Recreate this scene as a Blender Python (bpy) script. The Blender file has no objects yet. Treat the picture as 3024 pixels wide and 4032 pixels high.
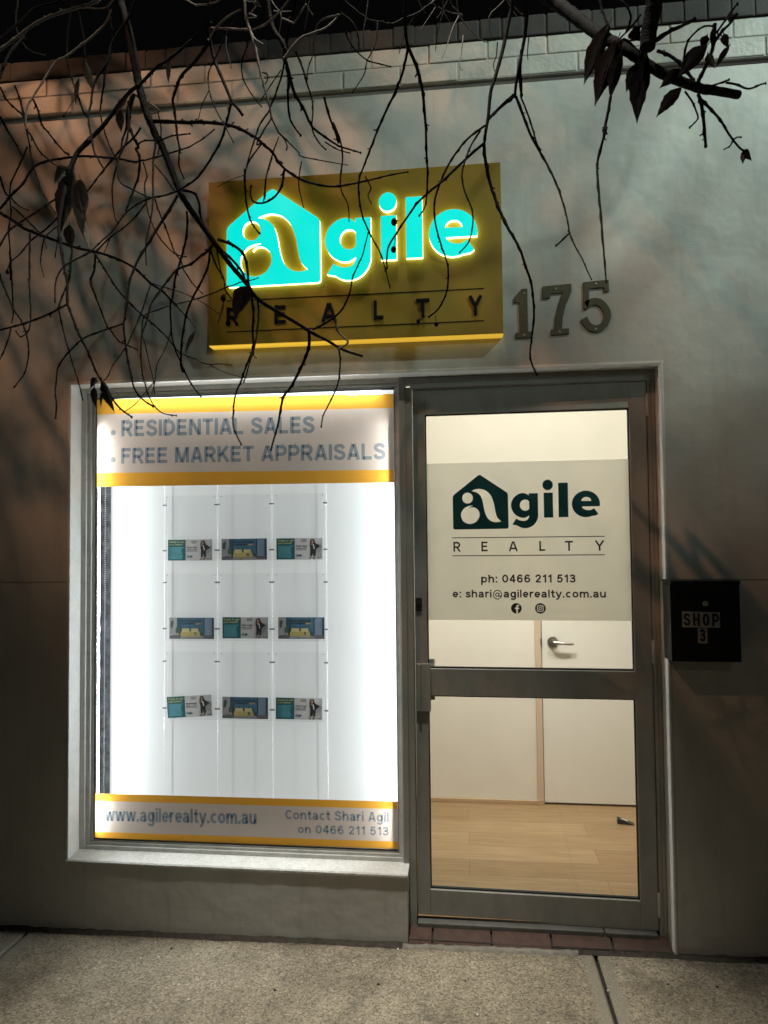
import bpy, bmesh, math, random
from mathutils import Vector, Matrix
random.seed(7)
S = bpy.context.scene
COL = S.collection
R = math.radians

# ------------------------------------------------------------------ camera, world, lights, exposure
CAM = Vector((0.0, -2.8, 1.5)); FPX = 2795.0; PW, PH = 3024.0, 4032.0
YAW, PITCH, ROLL = -0.11296675, 0.03780932, -0.01008306
cy, sy, cp, sp = math.cos(YAW), math.sin(YAW), math.cos(PITCH), math.sin(PITCH)
FWD = Vector((sy*cp, cy*cp, sp)); RT0 = Vector((cy, -sy, 0)); UP0 = RT0.cross(FWD)
RT = math.cos(ROLL)*RT0 + math.sin(ROLL)*UP0
UP = -math.sin(ROLL)*RT0 + math.cos(ROLL)*UP0
cd = bpy.data.cameras.new('camera'); co = bpy.data.objects.new('camera', cd); COL.objects.link(co)
m = Matrix((RT, UP, -FWD)).transposed().to_4x4(); m.translation = CAM
co.matrix_world = m
cd.sensor_fit = 'VERTICAL'; cd.sensor_height = 36.0; cd.sensor_width = 27.0
cd.lens = FPX/PH*36.0; cd.clip_start = 0.02; cd.clip_end = 300
cd.dof.use_dof = True; cd.dof.focus_distance = 2.85; cd.dof.aperture_fstop = 9.0
S.camera = co

w = bpy.data.worlds.new('World'); S.world = w; w.use_nodes = True
bg = w.node_tree.nodes['Background']
bg.inputs[0].default_value = (0.7, 0.72, 0.8, 1); bg.inputs[1].default_value = 0.002

def lamp(name, kind, loc, target, power, color, radius=0.1, angle=None, blend=0.5):
    l = bpy.data.lights.new(name, kind); o = bpy.data.objects.new(name, l); COL.objects.link(o)
    l.energy = power; l.color = color; o.location = loc
    if kind in ('SPOT', 'POINT'): l.shadow_soft_size = radius
    if kind == 'SPOT': l.spot_size = R(angle); l.spot_blend = blend
    if target is not None:
        o.rotation_euler = (Vector(target)-Vector(loc)).to_track_quat('-Z', 'Y').to_euler()
    return o
# two street lamps out of frame: a cool white one up to the right, close to the wall, and an amber one up to the left
lamp('street_light_white', 'SPOT', (3.8, -2.9, 5.9), (1.6, 0, 4.0), 1200, (0.80, 1.0, 0.90), 0.045, 47, 1.0)
lamp('street_light_amber', 'SPOT', (-3.9, -4.2, 7.0), (-1.15, 0, 3.3), 1050, (1.0, 0.48, 0.25), 0.032, 34, 0.95)
lamp('fill_light_far', 'POINT', (1.5, -13.0, 7.5), None, 110, (1.0, 0.88, 0.72), 0.15)  # unseen lamp added as frontal fill on doors, frames and pavement
lamp('fill_light_across', 'SPOT', (6.0, -14.0, 6.0), (-0.45, 0, 3.15), 900, (0.86, 1.0, 0.90), 0.16, 15.5, 1.0)  # unseen lamp added to light the door header and upper wall frontally
lamp('pavement_fill_light', 'SPOT', (-0.35, -0.95, 6.6), (-0.35, -1.0, 0), 1750, (1.0, 0.95, 0.83), 0.12, 30, 0.9)  # unseen overhead lamp added to brighten the pavement
# the office's ceiling light
ol = lamp('office_light', 'AREA', (0.45, 0.34, 2.70), (0.45, 1.3, 0.35), 32, (1.0, 0.965, 0.89))
for lx in (0.05, 0.85): lamp('office_fill_spot', 'SPOT', (lx, 0.26, 2.62), (lx, 1.35, 0.25), 128, (1.0, 0.95, 0.88), 0.06, 58, 1.0)  # unseen spots added to lift the lower back wall
ol.data.shape = 'RECTANGLE'; ol.data.size = 1.6; ol.data.size_y = 0.5

S.view_settings.view_transform = 'Standard'; S.view_settings.look = 'None'
S.view_settings.exposure = 0.0; S.view_settings.gamma = 1.0
S.render.engine = 'CYCLES'; S.cycles.use_denoising = True
S.cycles.max_bounces = 8; S.cycles.transparent_max_bounces = 24
S.cycles.caustics_reflective = False; S.cycles.caustics_refractive = False
S.cycles.sample_clamp_indirect = 4.0

# ------------------------------------------------------------------ materials
def newmat(name):
    m = bpy.data.materials.new(name); m.use_nodes = True
    nt = m.node_tree; return m, nt, nt.nodes['Principled BSDF'], nt.nodes['Material Output']
def N(nt, kind, **kw):
    n = nt.nodes.new(kind)
    for k, v in kw.items():
        if k in n.inputs.keys(): n.inputs[k].default_value = v
        else: setattr(n, k, v)
    return n
def L(nt, a, b): nt.links.new(a, b)
def mat(name, col, rough=0.6, metal=0.0, var=0.12, scale=14.0, bump=0.0, bscale=120.0, spec=0.4, stretch=None, dark=None, dscale=2.0, damt=0.0):
    """Principled with a noise-varied base colour, optional broad stains and bump."""
    m, nt, p, out = newmat(name)
    p.inputs['Roughness'].default_value = rough; p.inputs['Metallic'].default_value = metal
    p.inputs['Specular IOR Level'].default_value = spec
    tc = N(nt, 'ShaderNodeTexCoord')
    vec = tc.outputs['Object']
    if stretch:
        mp = N(nt, 'ShaderNodeMapping'); mp.inputs['Scale'].default_value = stretch
        L(nt, vec, mp.inputs[0]); vec = mp.outputs[0]
    nz = N(nt, 'ShaderNodeTexNoise', Scale=scale, Detail=6.0, Roughness=0.65); L(nt, vec, nz.inputs['Vector'])
    cr = N(nt, 'ShaderNodeValToRGB')
    cr.color_ramp.elements[0].position = 0.3; cr.color_ramp.elements[1].position = 0.72
    a = [max(0, c*(1-var)) for c in col]; b = [min(1, c*(1+var)) for c in col]
    cr.color_ramp.elements[0].color = (*a, 1); cr.color_ramp.elements[1].color = (*b, 1)
    L(nt, nz.outputs['Fac'], cr.inputs[0]); c = cr.outputs[0]
    if dark:
        n2 = N(nt, 'ShaderNodeTexNoise', Scale=dscale, Detail=8.0, Roughness=0.7); L(nt, vec, n2.inputs['Vector'])
        r2 = N(nt, 'ShaderNodeValToRGB'); r2.color_ramp.elements[0].position = 0.48; r2.color_ramp.elements[1].position = 0.72
        r2.color_ramp.elements[1].color = (damt, damt, damt, 1); r2.color_ramp.elements[0].color = (0, 0, 0, 1)
        L(nt, n2.outputs['Fac'], r2.inputs[0])
        mx = N(nt, 'ShaderNodeMix', data_type='RGBA'); mx.inputs[7].default_value = (*dark, 1)
        L(nt, r2.outputs[0], mx.inputs[0]); L(nt, c, mx.inputs[6]); c = mx.outputs[2]
    L(nt, c, p.inputs['Base Color'])
    if bump:
        n3 = N(nt, 'ShaderNodeTexNoise', Scale=bscale, Detail=4.0); L(nt, vec, n3.inputs['Vector'])
        bp = N(nt, 'ShaderNodeBump', Strength=bump, Distance=0.003); L(nt, n3.outputs['Fac'], bp.inputs['Height'])
        L(nt, bp.outputs[0], p.inputs['Normal'])
    return m
def glow(name, col, strength, base=None):
    m, nt, p, out = newmat(name)
    p.inputs['Base Color'].default_value = (*(base or [c*.5 for c in col]), 1)
    p.inputs['Roughness'].default_value = 0.35
    p.inputs['Emission Color'].default_value = (*col, 1); p.inputs['Emission Strength'].default_value = strength
    return m
def vinyl(name, col, trans=0.5, var=0.04):
    """thin translucent film: lit from both sides"""
    m, nt, p, out = newmat(name); nt.nodes.remove(p)
    tc = N(nt, 'ShaderNodeTexCoord'); nz = N(nt, 'ShaderNodeTexNoise', Scale=9.0, Detail=5.0); L(nt, tc.outputs['Object'], nz.inputs['Vector'])
    cr = N(nt, 'ShaderNodeValToRGB'); cr.color_ramp.elements[0].position = .3; cr.color_ramp.elements[1].position = .7
    cr.color_ramp.elements[0].color = (*[c*(1-var) for c in col], 1); cr.color_ramp.elements[1].color = (*[min(1, c*(1+var)) for c in col], 1)
    L(nt, nz.outputs['Fac'], cr.inputs[0])
    d = N(nt, 'ShaderNodeBsdfDiffuse'); t = N(nt, 'ShaderNodeBsdfTranslucent'); mx = N(nt, 'ShaderNodeMixShader'); mx.inputs[0].default_value = trans
    L(nt, cr.outputs[0], d.inputs[0]); L(nt, cr.outputs[0], t.inputs[0])
    L(nt, d.outputs[0], mx.inputs[1]); L(nt, t.outputs[0], mx.inputs[2]); L(nt, mx.outputs[0], out.inputs[0])
    return m
def clear(name, tint, gloss=0.05, rough=0.02):
    m, nt, p, out = newmat(name); nt.nodes.remove(p)
    t = N(nt, 'ShaderNodeBsdfTransparent'); t.inputs[0].default_value = (*tint, 1)
    g = N(nt, 'ShaderNodeBsdfGlossy', Roughness=rough); g.inputs[0].default_value = (1, 1, 1, 1)
    mx = N(nt, 'ShaderNodeMixShader'); mx.inputs[0].default_value = gloss
    L(nt, t.outputs[0], mx.inputs[1]); L(nt, g.outputs[0], mx.inputs[2]); L(nt, mx.outputs[0], out.inputs[0])
    return m

def wall_material():
    m, nt, p, out = newmat('painted_render')
    p.inputs['Roughness'].default_value = 0.5; p.inputs['Specular IOR Level'].default_value = 0.35
    tc = N(nt, 'ShaderNodeTexCoord'); v = tc.outputs['Object']
    n1 = N(nt, 'ShaderNodeTexNoise', Scale=1.7, Detail=8.0, Roughness=0.62); L(nt, v, n1.inputs['Vector'])
    r1 = N(nt, 'ShaderNodeValToRGB'); r1.color_ramp.elements[0].position = .32; r1.color_ramp.elements[1].position = .7
    r1.color_ramp.elements[0].color = (.43, .435, .41, 1); r1.color_ramp.elements[1].color = (.54, .54, .51, 1)
    L(nt, n1.outputs['Fac'], r1.inputs[0])
    # vertical run-off streaks and grime
    mp = N(nt, 'ShaderNodeMapping'); mp.inputs['Scale'].default_value = (9, 9, .8); L(nt, v, mp.inputs[0])
    n2 = N(nt, 'ShaderNodeTexNoise', Scale=1.6, Detail=6.0, Roughness=.7); L(nt, mp.outputs[0], n2.inputs['Vector'])
    r2 = N(nt, 'ShaderNodeValToRGB'); r2.color_ramp.elements[0].position = .52; r2.color_ramp.elements[1].position = .78
    r2.color_ramp.elements[0].color = (0, 0, 0, 1); r2.color_ramp.elements[1].color = (.4, .4, .4, 1); L(nt, n2.outputs['Fac'], r2.inputs[0])
    mx = N(nt, 'ShaderNodeMix', data_type='RGBA'); mx.inputs[7].default_value = (.30, .28, .24, 1)
    L(nt, r2.outputs[0], mx.inputs[0]); L(nt, r1.outputs[0], mx.inputs[6]); L(nt, mx.outputs[2], p.inputs['Base Color'])
    # trowel unevenness, roller stipple, a rough patch
    n3 = N(nt, 'ShaderNodeTexNoise', Scale=5.0, Detail=3.0); L(nt, v, n3.inputs['Vector'])
    n4 = N(nt, 'ShaderNodeTexNoise', Scale=190.0, Detail=3.0, Roughness=.7); L(nt, v, n4.inputs['Vector'])
    n5 = N(nt, 'ShaderNodeTexNoise', Scale=1.3, Detail=2.0); L(nt, v, n5.inputs['Vector'])
    r5 = N(nt, 'ShaderNodeValToRGB'); r5.color_ramp.elements[0].position = .5; r5.color_ramp.elements[1].position = .66
    r5.color_ramp.elements[0].color = (.25, .25, .25, 1); L(nt, n5.outputs['Fac'], r5.inputs[0])
    mu = N(nt, 'ShaderNodeMath', operation='MULTIPLY'); L(nt, n4.outputs['Fac'], mu.inputs[0]); L(nt, r5.outputs[0], mu.inputs[1])
    b1 = N(nt, 'ShaderNodeBump', Strength=.55, Distance=.02); L(nt, n3.outputs['Fac'], b1.inputs['Height'])
    b2 = N(nt, 'ShaderNodeBump', Strength=.6, Distance=.003); L(nt, mu.outputs[0], b2.inputs['Height']); L(nt, b1.outputs[0], b2.inputs['Normal'])
    L(nt, b2.outputs[0], p.inputs['Normal'])
    return m
def pavement_material():
    m, nt, p, out = newmat('exposed_aggregate_concrete')
    p.inputs['Roughness'].default_value = .8; p.inputs['Specular IOR Level'].default_value = .3
    tc = N(nt, 'ShaderNodeTexCoord'); v = tc.outputs['Object']
    vo = N(nt, 'ShaderNodeTexVoronoi', Scale=165.0); L(nt, v, vo.inputs['Vector'])
    sx = N(nt, 'ShaderNodeSeparateColor'); L(nt, vo.outputs['Color'], sx.inputs[0])
    r1 = N(nt, 'ShaderNodeValToRGB'); e = r1.color_ramp.elements
    e[0].position = 0.0; e[0].color = (.15, .132, .108, 1); e[1].position = 1.0; e[1].color = (.44, .39, .32, 1)
    e.new(.22).color = (.20, .178, .145, 1); e.new(.35).color = (.27, .243, .20, 1); e.new(.8).color = (.33, .29, .235, 1)
    L(nt, sx.outputs[0], r1.inputs[0])
    n1 = N(nt, 'ShaderNodeTexNoise', Scale=2.4, Detail=9.0, Roughness=.68); L(nt, v, n1.inputs['Vector'])
    r2 = N(nt, 'ShaderNodeValToRGB'); r2.color_ramp.elements[0].position = .3; r2.color_ramp.elements[1].position = .68
    r2.color_ramp.elements[0].color = (.46, .43, .38, 1); r2.color_ramp.elements[1].color = (1.12, 1.09, 1.0, 1); L(nt, n1.outputs['Fac'], r2.inputs[0])
    mx = N(nt, 'ShaderNodeMix', data_type='RGBA', blend_type='MULTIPLY'); mx.inputs[0].default_value = 1
    L(nt, r1.outputs[0], mx.inputs[6]); L(nt, r2.outputs[0], mx.inputs[7])
    # trowelled smooth margins beside the two joints in view
    sxyz = N(nt, 'ShaderNodeSeparateXYZ'); L(nt, v, sxyz.inputs[0]); mk = None
    for jx in (.463, -1.80):
        su = N(nt, 'ShaderNodeMath', operation='SUBTRACT'); su.inputs[1].default_value = jx; L(nt, sxyz.outputs[0], su.inputs[0])
        ab = N(nt, 'ShaderNodeMath', operation='ABSOLUTE'); L(nt, su.outputs[0], ab.inputs[0])
        mr = N(nt, 'ShaderNodeMapRange'); mr.inputs[1].default_value = .042; mr.inputs[2].default_value = .058; mr.inputs[3].default_value = .75; mr.inputs[4].default_value = 0; L(nt, ab.outputs[0], mr.inputs[0])
        if mk is None: mk = mr.outputs[0]
        else:
            ad = N(nt, 'ShaderNodeMath', operation='MAXIMUM'); L(nt, mk, ad.inputs[0]); L(nt, mr.outputs[0], ad.inputs[1]); mk = ad.outputs[0]
    mt = N(nt, 'ShaderNodeMix', data_type='RGBA'); mt.inputs[7].default_value = (.235, .215, .17, 1); L(nt, mk, mt.inputs[0]); L(nt, mx.outputs[2], mt.inputs[6]); mx = mt
    # damp dark stains
    n2 = N(nt, 'ShaderNodeTexNoise', Scale=7.0, Detail=5.0, Roughness=.6); L(nt, v, n2.inputs['Vector'])
    r3 = N(nt, 'ShaderNodeValToRGB'); r3.color_ramp.elements[0].position = .56; r3.color_ramp.elements[1].position = .74
    r3.color_ramp.elements[0].color = (0, 0, 0, 1); r3.color_ramp.elements[1].color = (.6, .6, .6, 1); L(nt, n2.outputs['Fac'], r3.inputs[0])
    m2 = N(nt, 'ShaderNodeMix', data_type='RGBA'); m2.inputs[7].default_value = (.07, .06, .05, 1)
    L(nt, r3.outputs[0], m2.inputs[0]); L(nt, mx.outputs[2], m2.inputs[6]); L(nt, m2.outputs[2], p.inputs['Base Color'])
    bp = N(nt, 'ShaderNodeBump', Strength=.8, Distance=.003); L(nt, vo.outputs['Distance'], bp.inputs['Height']); bp.invert = True
    L(nt, bp.outputs[0], p.inputs['Normal'])
    return m
def wood_material():
    m, nt, p, out = newmat('oak_laminate'); p.inputs['Roughness'].default_value = .38
    tc = N(nt, 'ShaderNodeTexCoord'); v = tc.outputs['Object']
    br = N(nt, 'ShaderNodeTexBrick', Scale=1.0); br.offset = .37; br.squash = 1.0
    br.inputs['Brick Width'].default_value = .95; br.inputs['Row Height'].default_value = .155; br.inputs['Mortar Size'].default_value = .0009
    br.inputs['Color1'].default_value = (.36, .24, .125, 1); br.inputs['Color2'].default_value = (.46, .325, .185, 1); br.inputs['Mortar'].default_value = (.16, .09, .04, 1)
    L(nt, v, br.inputs['Vector'])
    mp = N(nt, 'ShaderNodeMapping'); mp.inputs['Scale'].default_value = (2.2, 38, 1); L(nt, v, mp.inputs[0])
    nz = N(nt, 'ShaderNodeTexNoise', Scale=1.6, Detail=7.0, Roughness=.65, Distortion=.4); L(nt, mp.outputs[0], nz.inputs['Vector'])
    r = N(nt, 'ShaderNodeValToRGB'); r.color_ramp.elements[0].position = .28; r.color_ramp.elements[1].position = .7
    r.color_ramp.elements[0].color = (.66, .60, .52, 1); r.color_ramp.elements[1].color = (1.08, 1.06, 1.02, 1); L(nt, nz.outputs['Fac'], r.inputs[0])
    mx = N(nt, 'ShaderNodeMix', data_type='RGBA', blend_type='MULTIPLY'); mx.inputs[0].default_value = 1
    L(nt, br.outputs['Color'], mx.inputs[6]); L(nt, r.outputs[0], mx.inputs[7]); L(nt, mx.outputs[2], p.inputs['Base Color'])
    return m

M = dict(
    wall=wall_material(), pave=pavement_material(), wood=wood_material(),
    brick=mat('painted_brick', (.47, .465, .43), .55, var=.12, scale=7, bump=.8, bscale=60, dark=(.3, .28, .24), dscale=5, damt=.5),
    mortar=mat('painted_mortar', (.36, .355, .32), .8, var=.2, bump=.6),
    cap=mat('dark_coping_brick', (.038, .035, .033), .75, var=.3, scale=9, bump=.5, bscale=70),
    trim=mat('white_painted_trim', (.68, .68, .655), .5, var=.06, scale=22, bump=.5, bscale=90, dark=(.42, .40, .36), dscale=9, damt=.35),
    sill=mat('white_rough_sill', (.54, .53, .50), .65, var=.14, scale=70, bump=.9, bscale=110, dark=(.36, .34, .30), dscale=16, damt=.6),
    alu=mat('grey_aluminium_paint', (.32, .325, .30), .5, 0.0, var=.08, scale=18, dark=(.13, .125, .11), dscale=6, damt=.4, stretch=(1, 1, .5)),
    alu_l=mat('pale_aluminium', (.60, .60, .57), .4, .25, var=.08, scale=18, dark=(.2, .19, .17), dscale=12, damt=.4),
    alu_t=mat('worn_threshold_metal', (.17, .17, .16), .45, .3, var=.25, scale=40, dark=(.06, .055, .05), dscale=20, damt=.6),
    alu_d=mat('dark_aluminium', (.11, .112, .105), .45, .15, var=.1, scale=18),
    rubber=mat('black_gasket', (.018, .018, .018), .7, var=.2),
    redbrick=mat('red_step_brick', (.082, .046, .036), .8, var=.3, scale=26, bump=.8, bscale=150, dark=(.06, .045, .04), dscale=10, damt=.7),
    concrete=mat('rough_concrete', (.25, .23, .19), .85, var=.25, scale=30, bump=.8, bscale=160, dark=(.06, .055, .05), dscale=14, damt=.7),
    joint=mat('dirt_joint', (.03, .026, .022), .95, var=.5, scale=60, bump=.8),
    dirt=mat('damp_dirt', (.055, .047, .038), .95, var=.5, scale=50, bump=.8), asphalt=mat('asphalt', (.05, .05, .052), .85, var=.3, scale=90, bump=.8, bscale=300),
    glass=clear('window_glass', (.96, .98, .97), .035), acrylic=clear('acrylic', (.988, .99, .99), .03), 
    acrylic_edge=clear('acrylic_edge', (.975, .98, .98), .10, .5),
    panel=mat('white_box_lining', (.80, .81, .81), .5, var=.015, scale=4),
    board=glow('backlit_display_board', (.97, .98, .975), .42, (.18, .182, .182)),
    dirty=mat('tarnished_mirror_strip', (.16, .17, .19), .5, .0, var=.7, scale=30, dark=(.45, .46, .48), dscale=22, damt=.8),
    led=glow('led_strip', (.93, .97, 1.0), 330.0, (.9, .9, .9)), ledhouse=glow('lit_strip_housing', (.95, .97, 1.0), 1.0, (.8, .8, .8)), ledtop=glow('led_strip_top', (.93, .97, 1.0), 85.0, (.9, .9, .9)),  # housing glows by itself in place of strip light falling on it
    vwhite=vinyl('translucent_white_vinyl', (.39, .32, .275)), vyellow=vinyl('translucent_yellow_vinyl', (.49, .235, .03)),
    vtext=clear('grey_blue_vinyl_lettering', (.43, .55, .67), 0.0),
    vfrost=vinyl('frosted_door_vinyl', (.84, .84, .785), .66, .03),
    vteal=mat('dark_teal_vinyl', (.005, .085, .095), .45, var=.05), vblack=mat('black_vinyl', (.012, .012, .012), .5, var=.1),
    vgrey=mat('charcoal_vinyl', (.045, .042, .040), .5, var=.05),
    yellow=mat('yellow_sign_panel', (.25, .16, .004), .5, var=.05, scale=5, spec=.5),
    yellow_lit=glow('lit_yellow_acrylic', (.80, .47, .05), .70, (.6, .38, .01)),
    teal=glow('lit_teal_acrylic', (0.0, .80, .70), 1.0, (0, .12, .11)), rim=glow('lit_letter_edge', (.80, 1.0, .34), 4.0, (.8, .8, .7)),
    raised=mat('black_raised_letter', (.003, .004, .006), .7, var=.1, spec=.1),
    bronze=mat('bronze_number', (.080, .075, .042), .48, .25, var=.2, scale=40), screw=mat('screw_metal', (.35, .34, .3), .35, .8, var=.1),
    black=mat('black_powdercoat', (.009, .010, .011), .36, var=.2, scale=40, bump=.2, bscale=400), chrome=mat('chrome', (.62, .6, .56), .38, .35, var=.05),
    steel=mat('brushed_steel', (.5, .48, .44), .32, 1.0, var=.08), cablem=mat('steel_cable', (.62, .63, .63), .35, .3, var=.05),
    clampm=mat('dark_clamp_metal', (.10, .10, .10), .4, .3, var=.2),
    sticker=mat('pale_sticker', (.34, .34, .32), .5, var=.06),
    inwall=mat('warm_white_paint', (.78, .74, .66), .6, var=.03, scale=5, bump=.15, bscale=200), indoor=mat('white_door_paint', (.78, .75, .68), .45, var=.02),
    jamb=mat('beige_jamb_paint', (.60, .47, .35), .5, var=.04), skirt=mat('oak_skirting', (.50, .35, .20), .5, var=.12, scale=20, stretch=(1, 8, 8)),
    ceil=mat('white_ceiling', (.8, .8, .78), .8, var=.02),
    bark=mat('unlit_twig_bark', (.0085, .0068, .0058), .85, var=.5, scale=60, bump=.9, bscale=240, spec=.06), barklit=mat('lamplit_twig_bark', (.10, .08, .062), .75, var=.3, scale=60, bump=.5, bscale=260, spec=.2),  # one bark in two tones: night shade and lamplight put into the colours
    trunk=mat('grey_trunk_bark', (.13, .105, .085), .85, var=.4, scale=12, bump=1.0, bscale=40, stretch=(1, 1, .25)),
    leaf=mat('dead_brown_leaf', (.026, .015, .012), .6, var=.5, scale=30, bump=.4), leafpale=mat('pale_dry_leaf', (.10, .085, .06), .6, var=.35, scale=25, bump=.4), leafred=mat('russet_dead_leaf', (.042, .016, .011), .6, var=.4, scale=30, bump=.4),
    chain=mat('bead_chain', (.75, .75, .75), .3, var=.05), pebble=mat('pale_grit', (.6, .57, .52), .8, var=.4, scale=50),
)
# poster inks
INK = {k: mat('ink_'+k, c, .45, var=.05) for k, c in dict(teal=(.006, .062, .07), white=(.55, .54, .53), grey=(.34, .33, .32), text=(.10, .30, .34), gold=(.36, .33, .10), black=(.012, .012, .014),
    skin=(.30, .17, .115), chair=(.20, .20, .21), navy=(.04, .095, .14), deep=(.02, .06, .075), wallgrey=(.22, .215, .22), sofa=(.30, .24, .08), sofalight=(.38, .33, .16), rug=(.19, .185, .17), floor=(.085, .08, .085), plant=(.04, .07, .05), cream=(.42, .40, .36), orange=(.42, .24, .07), slate=(.13, .165, .22)).items()}

# ------------------------------------------------------------------ object helpers
def tag(o, label=None, cat=None, group=None, kind=None):
    if label: o['label'] = label
    if cat: o['category'] = cat
    if group: o['group'] = group
    if kind: o['kind'] = kind
    return o
def thing(name, label, cat, loc=(0, 0, 0), group=None):
    o = bpy.data.objects.new(name, None); COL.objects.link(o); o.location = loc; o.empty_display_size = .05
    return tag(o, label, cat, group)
def link(name, me, material, parent=None):
    o = bpy.data.objects.new(name, me); COL.objects.link(o)
    mats = material if isinstance(material, (list, tuple)) else [material]
    if not me.materials:
        for k in mats: me.materials.append(k)
    if parent is not None: o.parent = parent
    return o
class MB:
    def __init__(s): s.v = []; s.f = []; s.mi = []; s.sm = []
    def add(s, vs, fs, mi=0, smooth=False):
        b = len(s.v); s.v += [tuple(p) for p in vs]
        for f in fs: s.f.append([b+i for i in f]); s.mi.append(mi); s.sm.append(smooth)
        return s
    def box(s, x0, x1, y0, y1, z0, z1, mi=0, bev=0.0):
        x0, x1 = min(x0, x1), max(x0, x1); y0, y1 = min(y0, y1), max(y0, y1); z0, z1 = min(z0, z1), max(z0, z1)
        if bev <= 0:
            vs = [(x, y, z) for x in (x0, x1) for y in (y0, y1) for z in (z0, z1)]
            return s.add(vs, [(0, 1, 3, 2), (4, 6, 7, 5), (0, 4, 5, 1), (2, 3, 7, 6), (0, 2, 6, 4), (1, 5, 7, 3)], mi)
        bm = bmesh.new(); bmesh.ops.create_cube(bm, size=1)
        for v in bm.verts:
            v.co = Vector(((x0+x1)/2+v.co.x*(x1-x0), (y0+y1)/2+v.co.y*(y1-y0), (z0+z1)/2+v.co.z*(z1-z0)))
        bmesh.ops.bevel(bm, geom=bm.edges[:], offset=bev, segments=2, affect='EDGES', profile=.6)
        bm.verts.index_update(); s.add([v.co[:] for v in bm.verts], [[v.index for v in f.verts] for f in bm.faces], mi); bm.free(); return s
    def quad(s, a, b, c, d, mi=0): return s.add([a, b, c, d], [(0, 1, 2, 3)], mi)
    def poly(s, pts, y0, y1=None, mi=0):
        """xz polygon at y0 (towards the viewer); a solid back to y1 when given. Fan-free: n-gon."""
        n = len(pts); a = sum(pts[i][0]*pts[(i+1) % n][1]-pts[(i+1) % n][0]*pts[i][1] for i in range(n))
        if a < 0: pts = pts[::-1]
        if y1 is None: return s.add([(p[0], y0, p[1]) for p in pts], [list(range(n))], mi)
        vs = [(p[0], y0, p[1]) for p in pts]+[(p[0], y1, p[1]) for p in pts]
        fs = [list(range(n)), list(range(2*n-1, n-1, -1))]+[[i, i+n, (i+1) % n+n, (i+1) % n] for i in range(n)]
        return s.add(vs, fs, mi)
    def tube(s, pts, rad, sides=6, mi=0, cap=True, smooth=True):
        n = len(pts); P = [Vector(p) for p in pts]
        T = [(P[min(i+1, n-1)]-P[max(i-1, 0)]).normalized() for i in range(n)]
        u = T[0].orthogonal().normalized(); vs = []
        for i in range(n):
            u = (u-T[i]*u.dot(T[i])); u = u.normalized() if u.length > 1e-6 else T[i].orthogonal().normalized()
            q = T[i].cross(u); r = rad[i] if isinstance(rad, (list, tuple)) else rad
            vs += [P[i]+(u*math.cos(2*math.pi*k/sides)+q*math.sin(2*math.pi*k/sides))*r for k in range(sides)]
        fs = [[i*sides+k, i*sides+(k+1) % sides, (i+1)*sides+(k+1) % sides, (i+1)*sides+k] for i in range(n-1) for k in range(sides)]
        s.add(vs, fs, mi, smooth)
        if cap:
            s.add(vs[:sides], [list(range(sides))[::-1]], mi); s.add(vs[-sides:], [list(range(sides))], mi)
        return s
    def ball(s, c, r, mi=0, sz=1.0, seg=8):
        vs = []; fs = []
        for i in range(seg+1):
            t = math.pi*i/seg
            for k in range(seg): a = 2*math.pi*k/seg; vs.append((c[0]+r*math.sin(t)*math.cos(a), c[1]+r*math.sin(t)*math.sin(a), c[2]+r*sz*math.cos(t)))
        for i in range(seg):
            for k in range(seg): fs.append([i*seg+k, (i+1)*seg+k, (i+1)*seg+(k+1) % seg, i*seg+(k+1) % seg])
        return s.add(vs, fs, mi, True)
    def disc(s, cx, cz, r, y0, y1=None, mi=0, n=24):
        return s.poly([(cx+r*math.cos(2*math.pi*k/n), cz+r*math.sin(2*math.pi*k/n)) for k in range(n)], y0, y1, mi)
    def ribbon(s, pts, wd, y0, y1=None, mi=0, closed=False):
        """stroke of width wd along xz points with mitred joints"""
        P = [Vector(p) for p in pts]; n = len(P)
        if n < 2: return s
        Lf, Rt = [], []
        for i in range(n):
            a = P[i]-P[i-1] if (i > 0 or closed) else P[1]-P[0]
            b = P[(i+1) % n]-P[i] if (i < n-1 or closed) else P[-1]-P[-2]
            a = a.normalized(); b = b.normalized(); t = (a+b)
            t = t.normalized() if t.length > 1e-5 else a
            nn = Vector((-t.y, t.x)); k = max(.45, nn.dot(Vector((-a.y, a.x)))); h = wd/2/k
            Lf.append(P[i]+nn*h); Rt.append(P[i]-nn*h)
        m_ = n if closed else n-1
        for i in range(m_):
            j = (i+1) % n
            if y1 is None: s.add([(q[0], y0, q[1]) for q in (Rt[i], Rt[j], Lf[j], Lf[i])], [(0, 1, 2, 3)], mi)
        if y1 is not None:
            vs = [(q[0], y0, q[1]) for q in Lf]+[(q[0], y0, q[1]) for q in Rt]+[(q[0], y1, q[1]) for q in Lf]+[(q[0], y1, q[1]) for q in Rt]
            fs = []
            for i in range(m_):
                j = (i+1) % n
                fs += [[n+i, n+j, j, i], [2*n+i, 2*n+j, 3*n+j, 3*n+i], [i, j, 2*n+j, 2*n+i], [n+j, n+i, 3*n+i, 3*n+j]]
            if not closed: fs += [[0, 2*n, 3*n, n], [n-1, 2*n-1, 4*n-1, 3*n-1]]
            s.add(vs, fs, mi)
        return s
    def mesh(s, name):
        me = bpy.data.meshes.new(name); me.from_pydata(s.v, [], s.f); me.update()
        me.polygons.foreach_set('material_index', s.mi); me.polygons.foreach_set('use_smooth', s.sm)
        return me
    def build(s, name, material, parent=None): return link(name, s.mesh(name), material, parent)

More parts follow.
